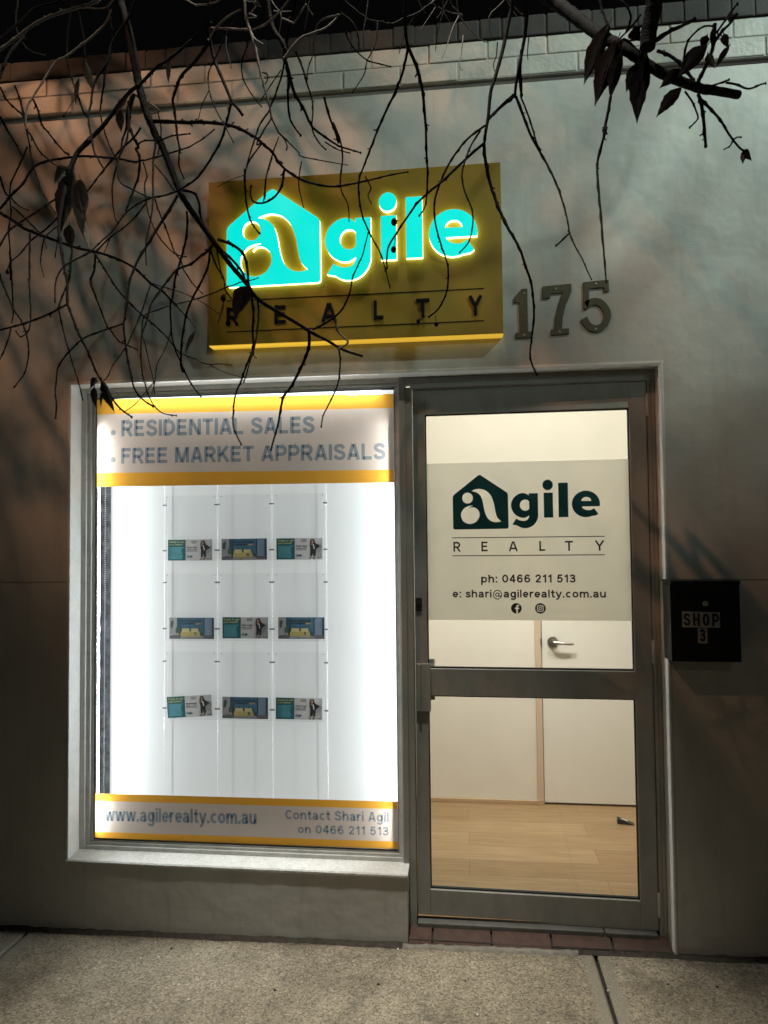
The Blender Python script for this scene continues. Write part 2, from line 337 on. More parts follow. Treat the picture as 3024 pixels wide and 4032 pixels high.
def catmull(pts, k=6, closed=False):
    n = len(pts); out = []
    if n < 3: return [tuple(p) for p in pts]
    D = len(pts[0])
    for i in range(n if closed else n-1):
        p0 = pts[(i-1) % n] if (closed or i > 0) else pts[0]; p1 = pts[i]; p2 = pts[(i+1) % n]
        p3 = pts[(i+2) % n] if (closed or i+2 < n) else pts[-1]
        for j in range(k):
            t = j/k
            out.append(tuple(.5*((2*p1[d])+(-p0[d]+p2[d])*t+(2*p0[d]-5*p1[d]+4*p2[d]-p3[d])*t*t+(-p0[d]+3*p1[d]-3*p2[d]+p3[d])*t**3) for d in range(D)))
    if not closed: out.append(tuple(pts[-1]))
    return out
def arc(cx, cy_, rx, ry, a0, a1, n=14): return [(cx+rx*math.cos(R(a0+(a1-a0)*i/n)), cy_+ry*math.sin(R(a0+(a1-a0)*i/n))) for i in range(n+1)]
def rounded(pts, r, seg=5):
    out = []; n = len(pts)
    for i in range(n):
        p, a, b = Vector(pts[i]), Vector(pts[i-1]), Vector(pts[(i+1) % n])
        da = (a-p).normalized(); db = (b-p).normalized(); q0 = p+da*r; q1 = p+db*r
        for k in range(seg+1):
            t = k/seg; out.append(tuple((1-t)**2*q0+2*t*(1-t)*p+t*t*q1))
    return out
def fill2d(name, loops, depth=0.0):
    """filled outline with holes (even-odd) as a mesh in the xz plane; front face towards -y at y=0, back at y=depth"""
    cu = bpy.data.curves.new(name, 'CURVE'); cu.dimensions = '2D'; cu.fill_mode = 'BOTH'; cu.extrude = depth/2
    for lp in loops:
        sp_ = cu.splines.new('POLY'); sp_.points.add(len(lp)-1); sp_.use_cyclic_u = True
        for i, p in enumerate(lp): sp_.points[i].co = (p[0], p[1], 0, 1)
    o = bpy.data.objects.new(name, cu); COL.objects.link(o)
    dg = bpy.context.evaluated_depsgraph_get(); me = bpy.data.meshes.new_from_object(o.evaluated_get(dg))
    bpy.data.objects.remove(o); bpy.data.curves.remove(cu)
    for v in me.vertices: x, y, z = v.co; v.co = (x, -z+depth/2, y)
    me.update(); me.name = name
    for p in me.polygons: p.use_smooth = False
    return me
def copy_tree(o, parent=None):
    c = o.copy(); COL.objects.link(c); c.parent = parent
    for ch in list(o.children): copy_tree(ch, c)
    return c

# ------------------------------------------------------------------ stroke lettering (cap height 1)
sp2 = lambda *p: catmull(list(p), 6)
S_UP = sp2((.60, .72), (.50, .87), (.34, .905), (.17, .85), (.12, .72), (.20, .60), (.36, .52), (.54, .43), (.60, .28), (.52, .14), (.34, .095), (.16, .15), (.08, .30))
S_LO = sp2((.46, .53), (.39, .63), (.27, .65), (.14, .61), (.11, .52), (.18, .43), (.30, .37), (.43, .30), (.46, .2), (.38, .11), (.26, .09), (.12, .13), (.07, .23))
BOWL = lambda x, cyy, rx, ry, t, b: [(x, t)]+[(x+.3-.0, t)]+arc(x+.3, cyy, rx, ry, 90, -90)+[(x, b)]
ARCH = lambda x0, x1: [(x0, .38)]+sp2((x0, .42), (x0+.07, .58), ((x0+x1)/2+.02, .655), (x1-.05, .60), (x1, .45))+[(x1, 0)]
G = {
 'A': (.76, [[(.09, 0), (.355, .98)], [(.405, .98), (.67, 0)], [(.19, .28), (.57, .28)]]),
 'B': (.70, [[(.1, 0), (.1, 1)], BOWL(.1, .715, .16, .185, .9, .53), BOWL(.1, .31, .2, .21, .52, .1)]),
 'C': (.72, [arc(.40, .5, .29, .40, 42, 318, 20)]),
 'D': (.74, [[(.1, 0), (.1, 1)], [(.1, .9), (.28, .9)]+arc(.28, .5, .35, .4, 90, -90)+[(.1, .1)]]),
 'E': (.66, [[(.1, 0), (.1, 1)], [(.1, .9), (.61, .9)], [(.1, .52), (.56, .52)], [(.1, .1), (.62, .1)]]),
 'F': (.62, [[(.1, 0), (.1, 1)], [(.1, .9), (.60, .9)], [(.1, .50), (.52, .50)]]),
 'G': (.78, [arc(.40, .5, .30, .40, 42, 335, 20)+[(.68, .46)], [(.42, .46), (.76, .46)]]),
 'H': (.74, [[(.1, 0), (.1, 1)], [(.64, 0), (.64, 1)], [(.1, .52), (.64, .52)]]),
 'I': (.20, [[(.1, 0), (.1, 1)]]),
 'K': (.72, [[(.1, 0), (.1, 1)], [(.62, 1), (.14, .38)], [(.28, .58), (.66, 0)]]),
 'L': (.62, [[(.1, 0), (.1, 1)], [(.1, .1), (.60, .1)]]),
 'M': (.88, [[(.1, 0), (.1, 1)], [(.78, 0), (.78, 1)], [(.14, .97), (.42, .02)], [(.46, .02), (.74, .97)]]),
 'N': (.74, [[(.1, 0), (.1, 1)], [(.64, 0), (.64, 1)], [(.12, .95), (.62, .05)]]),
 'O': (.80, [arc(.40, .5, .30, .40, 0, 360, 24)]),
 'P': (.68, [[(.1, 0), (.1, 1)], BOWL(.1, .66, .2, .24, .9, .42)]),
 'R': (.72, [[(.1, 0), (.1, 1)], BOWL(.1, .68, .2, .22, .9, .46), [(.36, .46), (.64, 0)]]),
 'S': (.70, [S_UP]), 'T': (.66, [[(.01, .9), (.65, .9)], [(.33, 0), (.33, .9)]]),
 'U': (.74, [[(.1, 1), (.1, .36)]+arc(.37, .36, .27, .26, 180, 360)+[(.64, 1)]]),
 'W': (1.0, [[(.07, 1), (.27, .04)], [(.27, .04), (.5, .94)], [(.5, .94), (.73, .04)], [(.73, .04), (.93, 1)]]),
 'Y': (.70, [[(.07, 1), (.35, .44)], [(.63, 1), (.35, .44)], [(.35, 0), (.35, .5)]]),
 'a': (.62, [sp2((.10, .52), (.18, .62), (.31, .655), (.44, .60), (.49, .46))+[(.49, 0)], sp2((.49, .40), (.30, .375), (.15, .32), (.10, .20), (.17, .10), (.31, .09), (.44, .16), (.49, .26))]),
 'c': (.60, [arc(.33, .37, .22, .275, 48, 312, 18)]),
 'e': (.62, [[(.12, .36), (.53, .36)]+arc(.32, .37, .215, .28, 4, 318, 20)]),
 'g': (.64, [arc(.31, .37, .2, .275, 0, 360, 20), [(.53, .74), (.53, -.02)]+sp2((.53, -.04), (.47, -.17), (.31, -.215), (.16, -.18), (.10, -.10))]),
 'h': (.64, [[(.1, 0), (.1, 1)], ARCH(.1, .53)]),
 'i': (.20, [[(.1, 0), (.1, .74)], [(.1, .83), (.1, 1.0)]]), 'l': (.20, [[(.1, 0), (.1, 1)]]),
 'm': (.96, [[(.1, 0), (.1, .74)], ARCH(.1, .48), ARCH(.48, .86)]), 'n': (.64, [[(.1, 0), (.1, .74)], ARCH(.1, .53)]),
 'o': (.66, [arc(.33, .37, .23, .275, 0, 360, 22)]),
 'p': (.66, [[(.1, .74), (.1, -.28)], arc(.34, .37, .22, .275, 0, 360, 20)]),
 'r': (.42, [[(.1, 0), (.1, .74)], sp2((.1, .36), (.15, .56), (.27, .64), (.41, .635))]),
 's': (.54, [S_LO]),
 't': (.42, [[(.2, .95), (.2, .24)]+sp2((.2, .22), (.24, .11), (.32, .085), (.41, .10)), [(.02, .65), (.40, .65)]]),
 'u': (.64, [[(.1, .74), (.1, .30)]+sp2((.1, .28), (.15, .13), (.30, .085), (.46, .16), (.53, .34)), [(.53, .74), (.53, 0)]]),
 'w': (.90, [[(.06, .74), (.25, .03)], [(.25, .03), (.45, .70)], [(.45, .70), (.65, .03)], [(.65, .03), (.84, .74)]]),
 'y': (.62, [[(.06, .74), (.32, .04)], [(.57, .74), (.30, -.02)]+sp2((.28, -.06), (.22, -.16), (.15, -.20), (.05, -.20))]),
 'd': (.66, [arc(.32, .37, .22, .275, 0, 360, 20), [(.54, 0), (.54, 1)]]),
 '0': (.66, [arc(.33, .5, .23, .40, 0, 360, 24)]),
 '1': (.46, [[(.32, 0), (.32, 1)], sp2((.32, .93), (.24, .82), (.07, .74))]),
 '2': (.64, [sp2((.10, .68), (.18, .84), (.33, .905), (.48, .84), (.52, .69), (.44, .50), (.28, .32), (.15, .12)), [(.08, .1), (.58, .1)]]),
 '3': (.64, [sp2((.10, .74), (.18, .86), (.32, .905), (.46, .84), (.49, .71), (.42, .58), (.27, .53), (.43, .49), (.52, .37), (.51, .22), (.42, .12), (.29, .09), (.15, .14), (.08, .27))]),
 '4': (.66, [[(.45, 0), (.45, 1)], [(.45, .96), (.09, .33)], [(.04, .29), (.63, .29)]]),
 '5': (.64, [[(.56, .9), (.20, .9), (.14, .50)]+sp2((.15, .50), (.30, .60), (.45, .55), (.53, .37), (.46, .16), (.30, .09), (.15, .14), (.08, .27))]),
 '6': (.66, [arc(.33, .33, .22, .24, 0, 360, 20), sp2((.54, .76), (.45, .88), (.32, .905), (.18, .80), (.11, .58), (.11, .36))]),
 '.': (.22, [[(.11, 0), (.11, .2)]]), ':': (.24, [[(.12, 0), (.12, .2)], [(.12, .54), (.12, .74)]]), '?': (.56, [sp2((.08, .72), (.16, .87), (.30, .905), (.45, .83), (.46, .66), (.32, .52), (.28, .36), (.28, .28)), [(.28, 0), (.28, .18)]]),
 '@': (1.06, [arc(.52, .36, .43, .56, -50, 300, 30), arc(.50, .36, .17, .22, 0, 360, 18), [(.69, .58), (.69, .22)]+sp2((.70, .18), (.80, .13), (.92, .24), (.95, .36))]),
}
def text_width(t, gap=.085): return sum(.36 if c == ' ' else G[c][0]+gap for c in t)-gap
def lettering(mb, t, x0, x1, z0, h, wt, y0, y1=None, gap=.085, mi=0, z1=None):
    """text from x0 to x1, baseline z0 (z1 at the right end), cap height h, stroke weight wt (fraction of h)"""
    k = (x1-x0)/text_width(t, gap); x = 0; n = 0; z1 = z0 if z1 is None else z1
    for c in t:
        if c == ' ': x += .36; continue
        wdt, strokes = G[c]
        for st in strokes:
            P = []
            for p in st:
                X = x0+(x+p[0])*k; P.append((X, z0+(z1-z0)*(X-x0)/(x1-x0)+p[1]*h))
            thin = .62 if c == '@' else 1
            mb.ribbon(P, wt*h*thin, y0-.00012*(n % 3), y1, mi); n += 1
        x += wdt+gap
    return mb

# ------------------------------------------------------------------ the logo (drawn in its own units, y down)
def logo_house():
    out = rounded([(400, 160), (613, 305), (615, 572), (194, 574), (194, 318)], 17)
    c1 = arc(307, 338, 41, 41, 0, 345, 23)
    ball = [(350, 394)]+catmull([(350, 394), (318, 397), (285, 412), (262, 440), (256, 470), (268, 507), (300, 529), (335, 532), (372, 515), (395, 480), (396, 450), (385, 428), (362, 411), (338, 408), (322, 414), (312, 425)], 4)[1:]+[(322, 409), (335, 400)]
    sw = catmull([(338, 284), (365, 274), (400, 270), (445, 283), (484, 322), (506, 380), (517, 440), (530, 485), (559, 516)], 5)+catmull([(559, 516), (520, 522), (482, 512), (452, 482), (434, 430), (423, 370), (408, 326), (380, 298), (338, 284)], 5)[1:-1]
    return [out, c1, ball, sw]
def glyph_g():
    out = [(837, 310), (837, 470)]+arc(740, 470, 97, 100, 0, 128, 16)[1:]+[(643, 541), (672, 497)]+catmull([(672, 497), (700, 511), (735, 515), (760, 503), (771, 478)], 4)[1:]+catmull([(769, 476), (735, 492), (694, 485), (655, 455), (635, 402), (650, 350), (688, 316), (724, 307), (752, 314), (769, 328)], 5)+[(769, 310)]
    hole = [(771, 370), (771, 426)]+arc(742, 398, 41, 42, 45, 315, 16)[1:-1]
    return [out, hole]
def glyph_i(): return [[(880, 308), (948, 308), (948, 493), (880, 493)], arc(911, 250, 38.5, 39.5, 0, 345, 23)]
def glyph_l(): return [[(989, 236), (1060, 236), (1060, 491), (989, 491)]]
def glyph_e():
    out = [(1292, 414)]+arc(1190, 396, 103, 98, 10, -180, 22)+arc(1190, 396, 103, 98, 180, 66, 14)[1:]+[(1262, 482), (1279, 470), (1249, 428)]+catmull([(1249, 428), (1222, 441), (1190, 439), (1169, 428), (1159, 414)], 4)[1:]
    hole = [(1157, 374), (1229, 374)]+arc(1193, 372, 36, 28, -8, -172, 12)
    return [out, hole]
LOGO = [('emblem', logo_house()), ('letter', glyph_g()), ('letter', glyph_i()), ('letter', glyph_l()), ('letter', glyph_e())]
def map_loops(loops, fx, fz): return [[(fx(p), fz(p)) for p in lp] for lp in loops]

# ================================================================== GROUND
gz = lambda x: -.069+.0118*x
def slab(mb, x0a, x0b, x1a, x1b, ya, yb, t=.08, bev=.006):
    """pavement slab; x?a at the wall edge ya, x?b at the kerb edge yb"""
    P = [(x0a, ya), (x1a, ya), (x1b, yb), (x0b, yb)]
    top = [(x, y, gz(x)) for x, y in P]; c = Vector((sum(p[0] for p in P)/4, sum(p[1] for p in P)/4, 0))
    ins = [(x+math.copysign(bev, c.x-x), y+math.copysign(bev, c.y-y), gz(x)) for x, y in P]
    low = [(x, y, gz(x)-bev*.8) for x, y in P]; bot = [(x, y, gz(x)-t) for x, y in P]
    mb.add(ins, [(0, 3, 2, 1)]); vs = ins+low+bot
    fs = [[i, (i+1) % 4, 4+(i+1) % 4, 4+i] for i in range(4)]+[[4+i, 4+(i+1) % 4, 8+(i+1) % 4, 8+i] for i in range(4)]
    mb.add(vs, fs)
mb = MB()
jl = lambda y: -1.793+(.185)*(y)/(.285)*-1*0  # joints run square to the wall
XL, XR, J = -1.80, .463, .014
edges = [-9.0, -6.3, -4.05, XL, XR, 2.72, 4.98, 9.0]
for i in range(len(edges)-1):
    a, b = edges[i]+J/2, edges[i+1]-J/2
    slab(mb, a, a, b, b, -.012, -1.85); slab(mb, a, a, b, b, -1.85-J, -3.7)
mb.build('pavement', M['pave'])['kind'] = 'structure'
mb = MB(); mb.add([(-9, -3.7, gz(-9)-.022), (9, -3.7, gz(9)-.022), (9, .02, gz(9)-.022), (-9, .02, gz(-9)-.022)], [(0, 1, 2, 3)])
mb.build('pavement_joint', M['joint'])['kind'] = 'structure'
mb = MB()
for i in range(12): a = -9+i*1.5; mb.box(a+.004, a+1.496, -3.86, -3.704, gz(a)-.3, gz(a)-.001, bev=.012)
mb.build('kerb', M['concrete'])['kind'] = 'structure'
mb = MB(); mb.add([(-60, -60, -.24), (60, -60, -.24), (60, -3.86, -.24), (-60, -3.86, -.24)], [(0, 1, 2, 3)])
mb.build('road', M['asphalt'])['kind'] = 'structure'
mb = MB(); mb.add([(-60, -60, -.33), (60, -60, -.33), (60, 60, -.33), (-60, 60, -.33)], [(0, 1, 2, 3)])
mb.build('ground', M['joint'])['kind'] = 'structure'
# grit and crumbs lying on the pavement
mb = MB()
for i in range(70):
    x = random.uniform(-1.9, 1.2); y = -random.random()**1.4*.95-.03; r = random.choice((.0018, .0022, .003, .0042))
    mb.ball((x, y, gz(x)+r*.5), r*random.uniform(.8, 1.3), sz=.6, seg=5)
tag(mb.build('grit', M['pebble']), kind='stuff')
mb = MB()
for i in range(16):
    x = random.uniform(-1.9, 1.2); y = -random.random()*.9-.03; r = random.choice((.003, .004, .006))
    mb.ball((x, y, gz(x)+r*.35), r, sz=.5, seg=5)
tag(mb.build('dark_debris', M['joint']), kind='stuff')

# ================================================================== BUILDING
B = thing('shop_building', 'single storey shopfront of pale painted render with a lit window and glazed door', 'building', (0, 0, 0))
OX0, OX1, OZ0, OZ1 = -1.648, .764, .195, 2.172
TOP = 3.321; JZ = 1.333
mb = MB()
def wallrect(x0, x1, z0, z1, y=0.0): mb.quad((x0, y, z0), (x1, y, z0), (x1, y, z1), (x0, y, z1))
for (x0, x1) in ((-9, OX0), (OX1, 9)):
    wallrect(x0, x1, -.35, JZ-.0015); wallrect(x0, x1, JZ+.0015, TOP)
    wallrect(x0, x1, JZ-.0015, JZ+.0015, .006)
    mb.quad((x0, 0, JZ-.0015), (x1, 0, JZ-.0015), (x1, .006, JZ-.0015), (x0, .006, JZ-.0015)); mb.quad((x0, 0, JZ+.0015), (x1, 0, JZ+.0015), (x1, .006, JZ+.0015), (x0, .006, JZ+.0015))
wallrect(OX0, OX1, OZ1, TOP)
wallrect(OX0, -.241, -.35, .186)                         # low wall under the window
mb.quad((-.241, 0, -.35), (-.241, .13, -.35), (-.241, .13, .186), (-.241, 0, .186))
mb.box(-9, OX0-.02, .21, .25, -.3, TOP); mb.box(OX1+.02, 9, .21, .25, -.3, TOP)
wall = mb.build('wall', M['wall'], B)
# two courses of painted brick on the parapet, slightly proud of the render, and the dark coping on top
mb = MB(); mm = MB(); cm = MB(); BL = .2325; rng = random.Random(3)
for c in range(2):
    z0 = TOP+.0775*c; off = BL/2*(c % 2)
    for i in range(-40, 40):
        x = i*BL+off; d = rng.uniform(-.0025, .0025)
        mb.box(x+.0035, x+BL-.0035, -.022+d, .1, z0+.003, z0+.0775-.002, bev=.004)
mm.box(-9, 9, -.0185, .1, TOP, TOP+.155)
for i in range(-100, 100):
    x = i*.0865; cm.box(x+.003, x+.0835, -.030+rng.uniform(-.003, .003), .12, 3.4765, 3.556+rng.uniform(-.003, .003), bev=.005)
cm.box(-9, 9, -.0265, .118, 3.4768, 3.5525)
mb.build('brick_parapet', M['brick'], B); mm.build('mortar', M['mortar'], B); cm.build('coping', M['cap'], B)
mb = MB(); mb.box(-9, 9, .26, 5, 3.2, 3.3); mb.build('roof', M['cap'], B)
# white painted lining of the opening
mb = MB()
mb.box(-1.648, .7519, -.004, .10, 2.160, 2.172, bev=.003)
mb.box(-1.648, -1.636, -.004, .10, .200, 2.1598, bev=.003)
mb.box(.752, .764, -.004, .10, -.10, JZ-.001, bev=.004); mb.box(.752, .764, -.004, .10, JZ+.001, 2.172, bev=.004)
mb.build('opening_lining', M['trim'], B)
mb = MB(); sx0, sx1 = -1.648, -.238
n = 40; vs = []
for i in range(n+1):
    x = sx0+(sx1-sx0)*i/n; j = rng.uniform(-.0012, .0012)
    vs += [(x, -.008+j, .186), (x, -.008+j, .194), (x, -.003+j, .199), (x, .10, .208)]
fs = [[i*4+k, (i+1)*4+k, (i+1)*4+k+1, i*4+k+1] for i in range(n) for k in range(3)]
mb.add(vs, fs); mb.add([vs[-4], vs[-3], vs[-2], vs[-1], (sx1, .10, .186)], [(0, 4, 3, 2, 1)]); mb.add([vs[0], vs[-4], (sx1, .1, .186), (sx0, .1, .186)], [(0, 1, 2, 3)])
mb.build('window_sill', M['sill'], B)
# window frame: stepped aluminium ring
def ring(mb, x0, x1, z0, z1, wl, wr, wb, wt, y0, y1, bev=.002):
    mb.box(x0, x0+wl, y0, y1, z0, z1, bev=bev); mb.box(x1-wr, x1, y0, y1, z0, z1, bev=bev)
    mb.box(x0+wl, x1-wr, y0, y1, z0, z0+wb, bev=bev); mb.box(x0+wl, x1-wr, y0, y1, z1-wt, z1, bev=bev)
mb = MB()
ring(mb, -1.636, -.262, .204, 2.160, .022, .006, .018, .018, .080, .125)
ring(mb, -1.6137, -.2683, .2223, 2.1417, .0185, .009, .0105, .0115, .0905, .125, bev=.0025)
ring(mb, -1.593, -.2783, .2345, 2.1285, .011, .004, .0055, .0065, .099, .125, bev=.0015)
wf = mb.build('window_frame', M['alu_l'], B)
mb = MB(); ring(mb, -1.582, -.282, .240, 2.122, .004, .003, .006, .005, .0985, .110, bev=.001); mb.build('gasket', M['rubber'], wf)
mb = MB(); mb.box(-1.580, -.283, .104, .108, .242, 2.120); mb.build('glass', M['glass'], wf)
# mullion and door frame
mb = MB()
mb.box(-.262, -.236, .072, .15, .1, 2.160, bev=.003); mb.box(-.240, -.211, .080, .1495, -.05, 2.119, bev=.003)
mb.box(-.240, .752, .076, .149, 2.136, 2.160, bev=.003); mb.box(-.215, .742, .083, .1485, 2.116, 2.140, bev=.003)
mb.box(.738, .752, .078, .148, -.07, 2.139, bev=.003); mb.box(.7237, .741, .086, .1475, -.06, 2.119, bev=.003)
mb.build('door_frame', M['alu'], B)
# door leaf, standing a hair open (local origin at its hinge edge)
HX, HY = .7205, .092
def door_pose(o): o.location = (HX, HY, 0); o.rotation_euler = (0, 0, -math.asin(.018/.93))
DL, DR = -.208-HX, 0.0
mb = MB()
mb.box(DL, -.1575-HX, 0, .042, -.020, 2.112, bev=.002); mb.box(.655-HX, DR, 0, .042, -.020, 2.112, bev=.002)
a, b = -.1573-HX, .6548-HX
mb.box(a, b, .0005, .042, 2.011, 2.112, bev=.002); mb.box(a, b, .0005, .042, .862, .971, bev=.002); mb.box(a, b, .0005, .042, -.020, .089, bev=.002)
door = mb.build('door', M['alu'], B); door_pose(door)
mb = MB()
for z0, z1 in ((.971, 2.011), (.089, .862)):
    mb.box(a, a+.004, .012, .026, z0, z1); mb.box(b-.004, b, .012, .026, z0, z1); mb.box(a+.004, b-.004, .012, .026, z0, z0+.006); mb.box(a+.004, b-.004, .012, .026, z1-.005, z1)
mb.build('glazing_bead', M['rubber'], door)
for z0, z1 in ((.974, 2.008), (.092, .859)):
    mb = MB(); mb.box(a+.002, b-.002, .017, .022, z0, z1); mb.build('glass', M['glass'], door)
mb = MB(); mb.box(-.205-HX, -.146-HX, -.010, -.0004, .800, .992, bev=.002); mb.box(-.196-HX, -.186-HX, -.016, -.0102, .802, .990, bev=.002)
mb.build('pull_plate', M['alu'], door)
mb = MB(); mb.box(-.158-HX, -.133-HX, .044, .050, .835, 1.003, bev=.001); mb.box(-.145-HX, -.133-HX, .0502, .066, .835, 1.003, bev=.001); mb.build('inner_handle', M['trim'], door)
mb = MB(); mb.box(-.203-HX, -.178-HX, -.005, -.0004, 1.205, 1.258, bev=.003); mb.disc(-.1905-HX, 1.238, .008, -.008, -.0052); mb.build('lock', M['rubber'], door)
for z in (.08, 1.05, 2.02): MB().tube([(.002, -.004, z-.045), (.002, -.004, z+.045)], .006, 10).build('hinge', M['alu_l'], door)
# threshold
mb = MB(); mb.box(-.208, .512, .066, .125, -.042, -.0203, bev=.004); mb.box(.515, .712, .063, .125, -.042, -.0206, bev=.004)
for x in (.50, .53, .66): mb.disc(x, -.032, .0035, .0615, .068)
mb.build('metal_threshold', M['alu_t'], B)
mb = MB(); 
for i in range(5):
    x0 = max(-.238, -.375+.2275*i+.004); x1 = min(.748, -.375+.2275*(i+1)-.004)
    if x1 > x0:
        j = rng.uniform(-.002, .001); yf = -.004+rng.uniform(-.003, .003)
        pr = [(yf, -.13), (yf, -.060+j), (yf+.006, -.0545+j), (.070, -.0345+j), (.085, -.0345+j), (.085, -.13)]
        mb.add([(xx, y, z) for xx in (x0, x1) for y, z in pr], [[0, 1, 7, 6], [1, 2, 8, 7], [2, 3, 9, 8], [3, 4, 10, 9], [0, 5, 4, 3, 2, 1], [6, 7, 8, 9, 10, 11]])
mb.build('brick_step', M['redbrick'], B)
mb = MB(); mb.box(-.241, .752, .004, .09, -.16, -.053); mb.build('step_mortar', M['joint'], B)
mb = MB(); n = 36
vs = []
for i in range(n+1):
    x = -.26+(.66)*i/n; yy = -.030+rng.uniform(-.006, .004); vs += [(x, yy, gz(x)-.01), (x, yy+.006, gz(x)+.0085+rng.uniform(-.002, .002)), (x, -.0045, gz(x)+.010+rng.uniform(-.002, .002)), (x, -.0045, gz(x)-.01)]
mb.add(vs, [[i*4+k, (i+1)*4+k, (i+1)*4+k+1, i*4+k+1] for i in range(n) for k in range(3)], 0, True); mb.build('mortar_lip', M['concrete'], B)
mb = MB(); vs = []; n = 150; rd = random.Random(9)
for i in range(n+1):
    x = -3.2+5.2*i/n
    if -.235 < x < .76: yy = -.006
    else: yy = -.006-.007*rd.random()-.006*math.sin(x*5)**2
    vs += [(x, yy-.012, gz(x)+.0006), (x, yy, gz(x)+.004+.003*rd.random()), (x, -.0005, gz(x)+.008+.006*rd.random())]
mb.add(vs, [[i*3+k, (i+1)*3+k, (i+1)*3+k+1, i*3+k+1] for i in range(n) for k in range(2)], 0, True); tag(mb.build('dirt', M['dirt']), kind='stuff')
# inside: window box and office room
mb = MB()
mb.quad((-1.655, .125, .20), (-1.655, .30, .20), (-1.655, .30, 2.16), (-1.655, .125, 2.16))      # left cheek
mb.quad((-.245, .15, .20), (-.245, .30, .20), (-.245, .30, 2.16), (-.245, .15, 2.16))
mb.quad((-1.64, .125, 2.158), (-.245, .125, 2.158), (-.245, .30, 2.158), (-1.64, .30, 2.158)); mb.quad((-1.64, .125, .212), (-.245, .125, .212), (-.245, .30, .212), (-1.64, .30, .212))
mb.build('window_box', M['panel'], B)
mb = MB(); mb.box(-1.66, -.250, .262, .29, .2, 2.16); mb.build('tarnished_backing', M['dirty'], B)
FZ = -.010; BY = 1.35
mb = MB()
mb.box(-.33, .389, BY, BY+.1, FZ, 2.75); mb.box(.389, 1.6, BY, BY+.1, 1.926, 2.75); mb.box(1.262, 1.6, BY, BY+.1, FZ, 1.926)
mb.box(-.34, -.30, .32, BY, FZ, 2.75); mb.box(1.5, 1.6, .26, BY, FZ, 2.75)
mb.box(-.300, -.250, .262, .32, FZ, 2.75); mb.box(.78, 1.5, .252, .262, FZ, 2.75); mb.box(-.25, .78, .155, .17, 2.165, 2.75)
mb.build('office_wall', M['inwall'], B)
mb = MB(); mb.box(-.33, 1.6, .155, BY+.1, 2.7502, 2.80); mb.build('office_ceiling', M['ceil'], B)
mb = MB(); mb.box(.389, .4235, BY-.014, BY+.09, FZ, 1.925, bev=.002); mb.box(1.226, 1.262, BY-.014, BY+.09, FZ, 1.925, bev=.002); mb.box(.4237, 1.2258, BY-.014, BY+.09, 1.892, 1.925, bev=.002)
mb.build('inner_door_frame', M['jamb'], B)
mb = MB(); mb.box(.4275, 1.222, BY-.002, BY+.036, FZ+.012, 1.888, bev=.002); idoor = mb.build('inner_door', M['indoor'], B)
idoor['label'] = 'white flush inner door with a silver lever handle'
mb = MB()
rz = lambda r, n=20: [(.488+r*math.cos(2*math.pi*k/n), .905+r*math.sin(2*math.pi*k/n)) for k in range(n)]
mb.poly(rz(.030), BY-.010, BY-.002); mb.poly(rz(.026), BY-.016, BY-.010); mb.poly(rz(.013), BY-.048, BY-.016)
mb.tube([(.488, BY-.044, .905), (.515, BY-.048, .904), (.55, BY-.049, .902), (.585, BY-.046, .899), (.598, BY-.044, .899)], [.011, .010, .009, .0085, .006], 10); mb.disc(.488, .905, .005, BY-.051, BY-.048)
mb.build('lever_handle', M['steel'], idoor)
mb = MB(); mb.box(.4185, .4265, BY-.017, BY-.004, .885, .925); mb.build('strike_plate', M['steel'], idoor)
mb = MB(); mb.box(-.30, .3885, BY-.012, BY, FZ, FZ+.022, bev=.003); mb.box(.3865, .4255, BY-.018, BY-.0145, FZ, FZ+.026, bev=.001); mb.build('skirting', M['skirt'], B)
mb = MB(); mb.quad((-.34, .10, FZ), (1.6, .10, FZ), (1.6, BY+.1, FZ), (-.34, BY+.1, FZ)); mb.build('floor', M['wood'])['kind'] = 'structure'
# rubber door wedge on the floor
t = tag(MB().add([(.0, 0, 0), (.085, -.012, 0), (.088, .026, 0), (.004, .038, 0), (.0, 0, .026), (.004, .038, .026), (.030, -.002, .020), (.032, .036, .020)], [(0, 3, 2, 1), (0, 1, 6, 4), (3, 5, 7, 2), (0, 4, 5, 3), (4, 6, 7, 5), (6, 1, 2, 7)]).build('door_wedge', M['black']),
        'small black rubber door wedge lying on the wooden floor inside the door', 'door wedge')
t.location = (.775, 1.10, FZ+.0005)
mb = MB(); mb.quad((.022, .004, .0245), (.055, .002, .0150), (.055, .022, .0150), (.022, .026, .0245)); mb.build('paper_tag', INK['white'], t)

# ================================================================== WINDOW DISPLAY
PY = .22
D = thing('display_board', 'white backlit board filling the shop window behind the hanging pockets', 'display board', (-.92, PY, .25))
def par(mbx, name, m_, p):
    o = mbx.build(name, m_, p); o.location = -p.location; return o
mb = MB(); mb.box(-1.574, -.258, PY, PY+.02, .225, 2.15, bev=.001); par(mb, 'board', M['board'], D)
mb = MB(); mb.quad((-1.5779, .120, .27), (-1.5779, .131, .27), (-1.5779, .131, 1.99), (-1.5779, .120, 1.99)); par(mb, 'light_strip', M['led'], D)
mb = MB(); mb.box(-1.606, -1.578, .120, .131, .215, 2.14); par(mb, 'strip_housing', M['ledhouse'], D)
mb = MB(); mb.quad((-.2701, .127, .27), (-.2701, .138, .27), (-.2701, .138, 1.99), (-.2701, .127, 1.99)); par(mb, 'light_strip', M['led'], D)
mb = MB(); mb.box(-.270, -.2625, .127, .138, .215, 2.14); par(mb, 'strip_housing', M['ledhouse'], D)
mb = MB(); mb.box(-1.50, -.34, .130, .138, 2.10, 2.108); par(mb, 'light_strip', M['ledtop'], D)
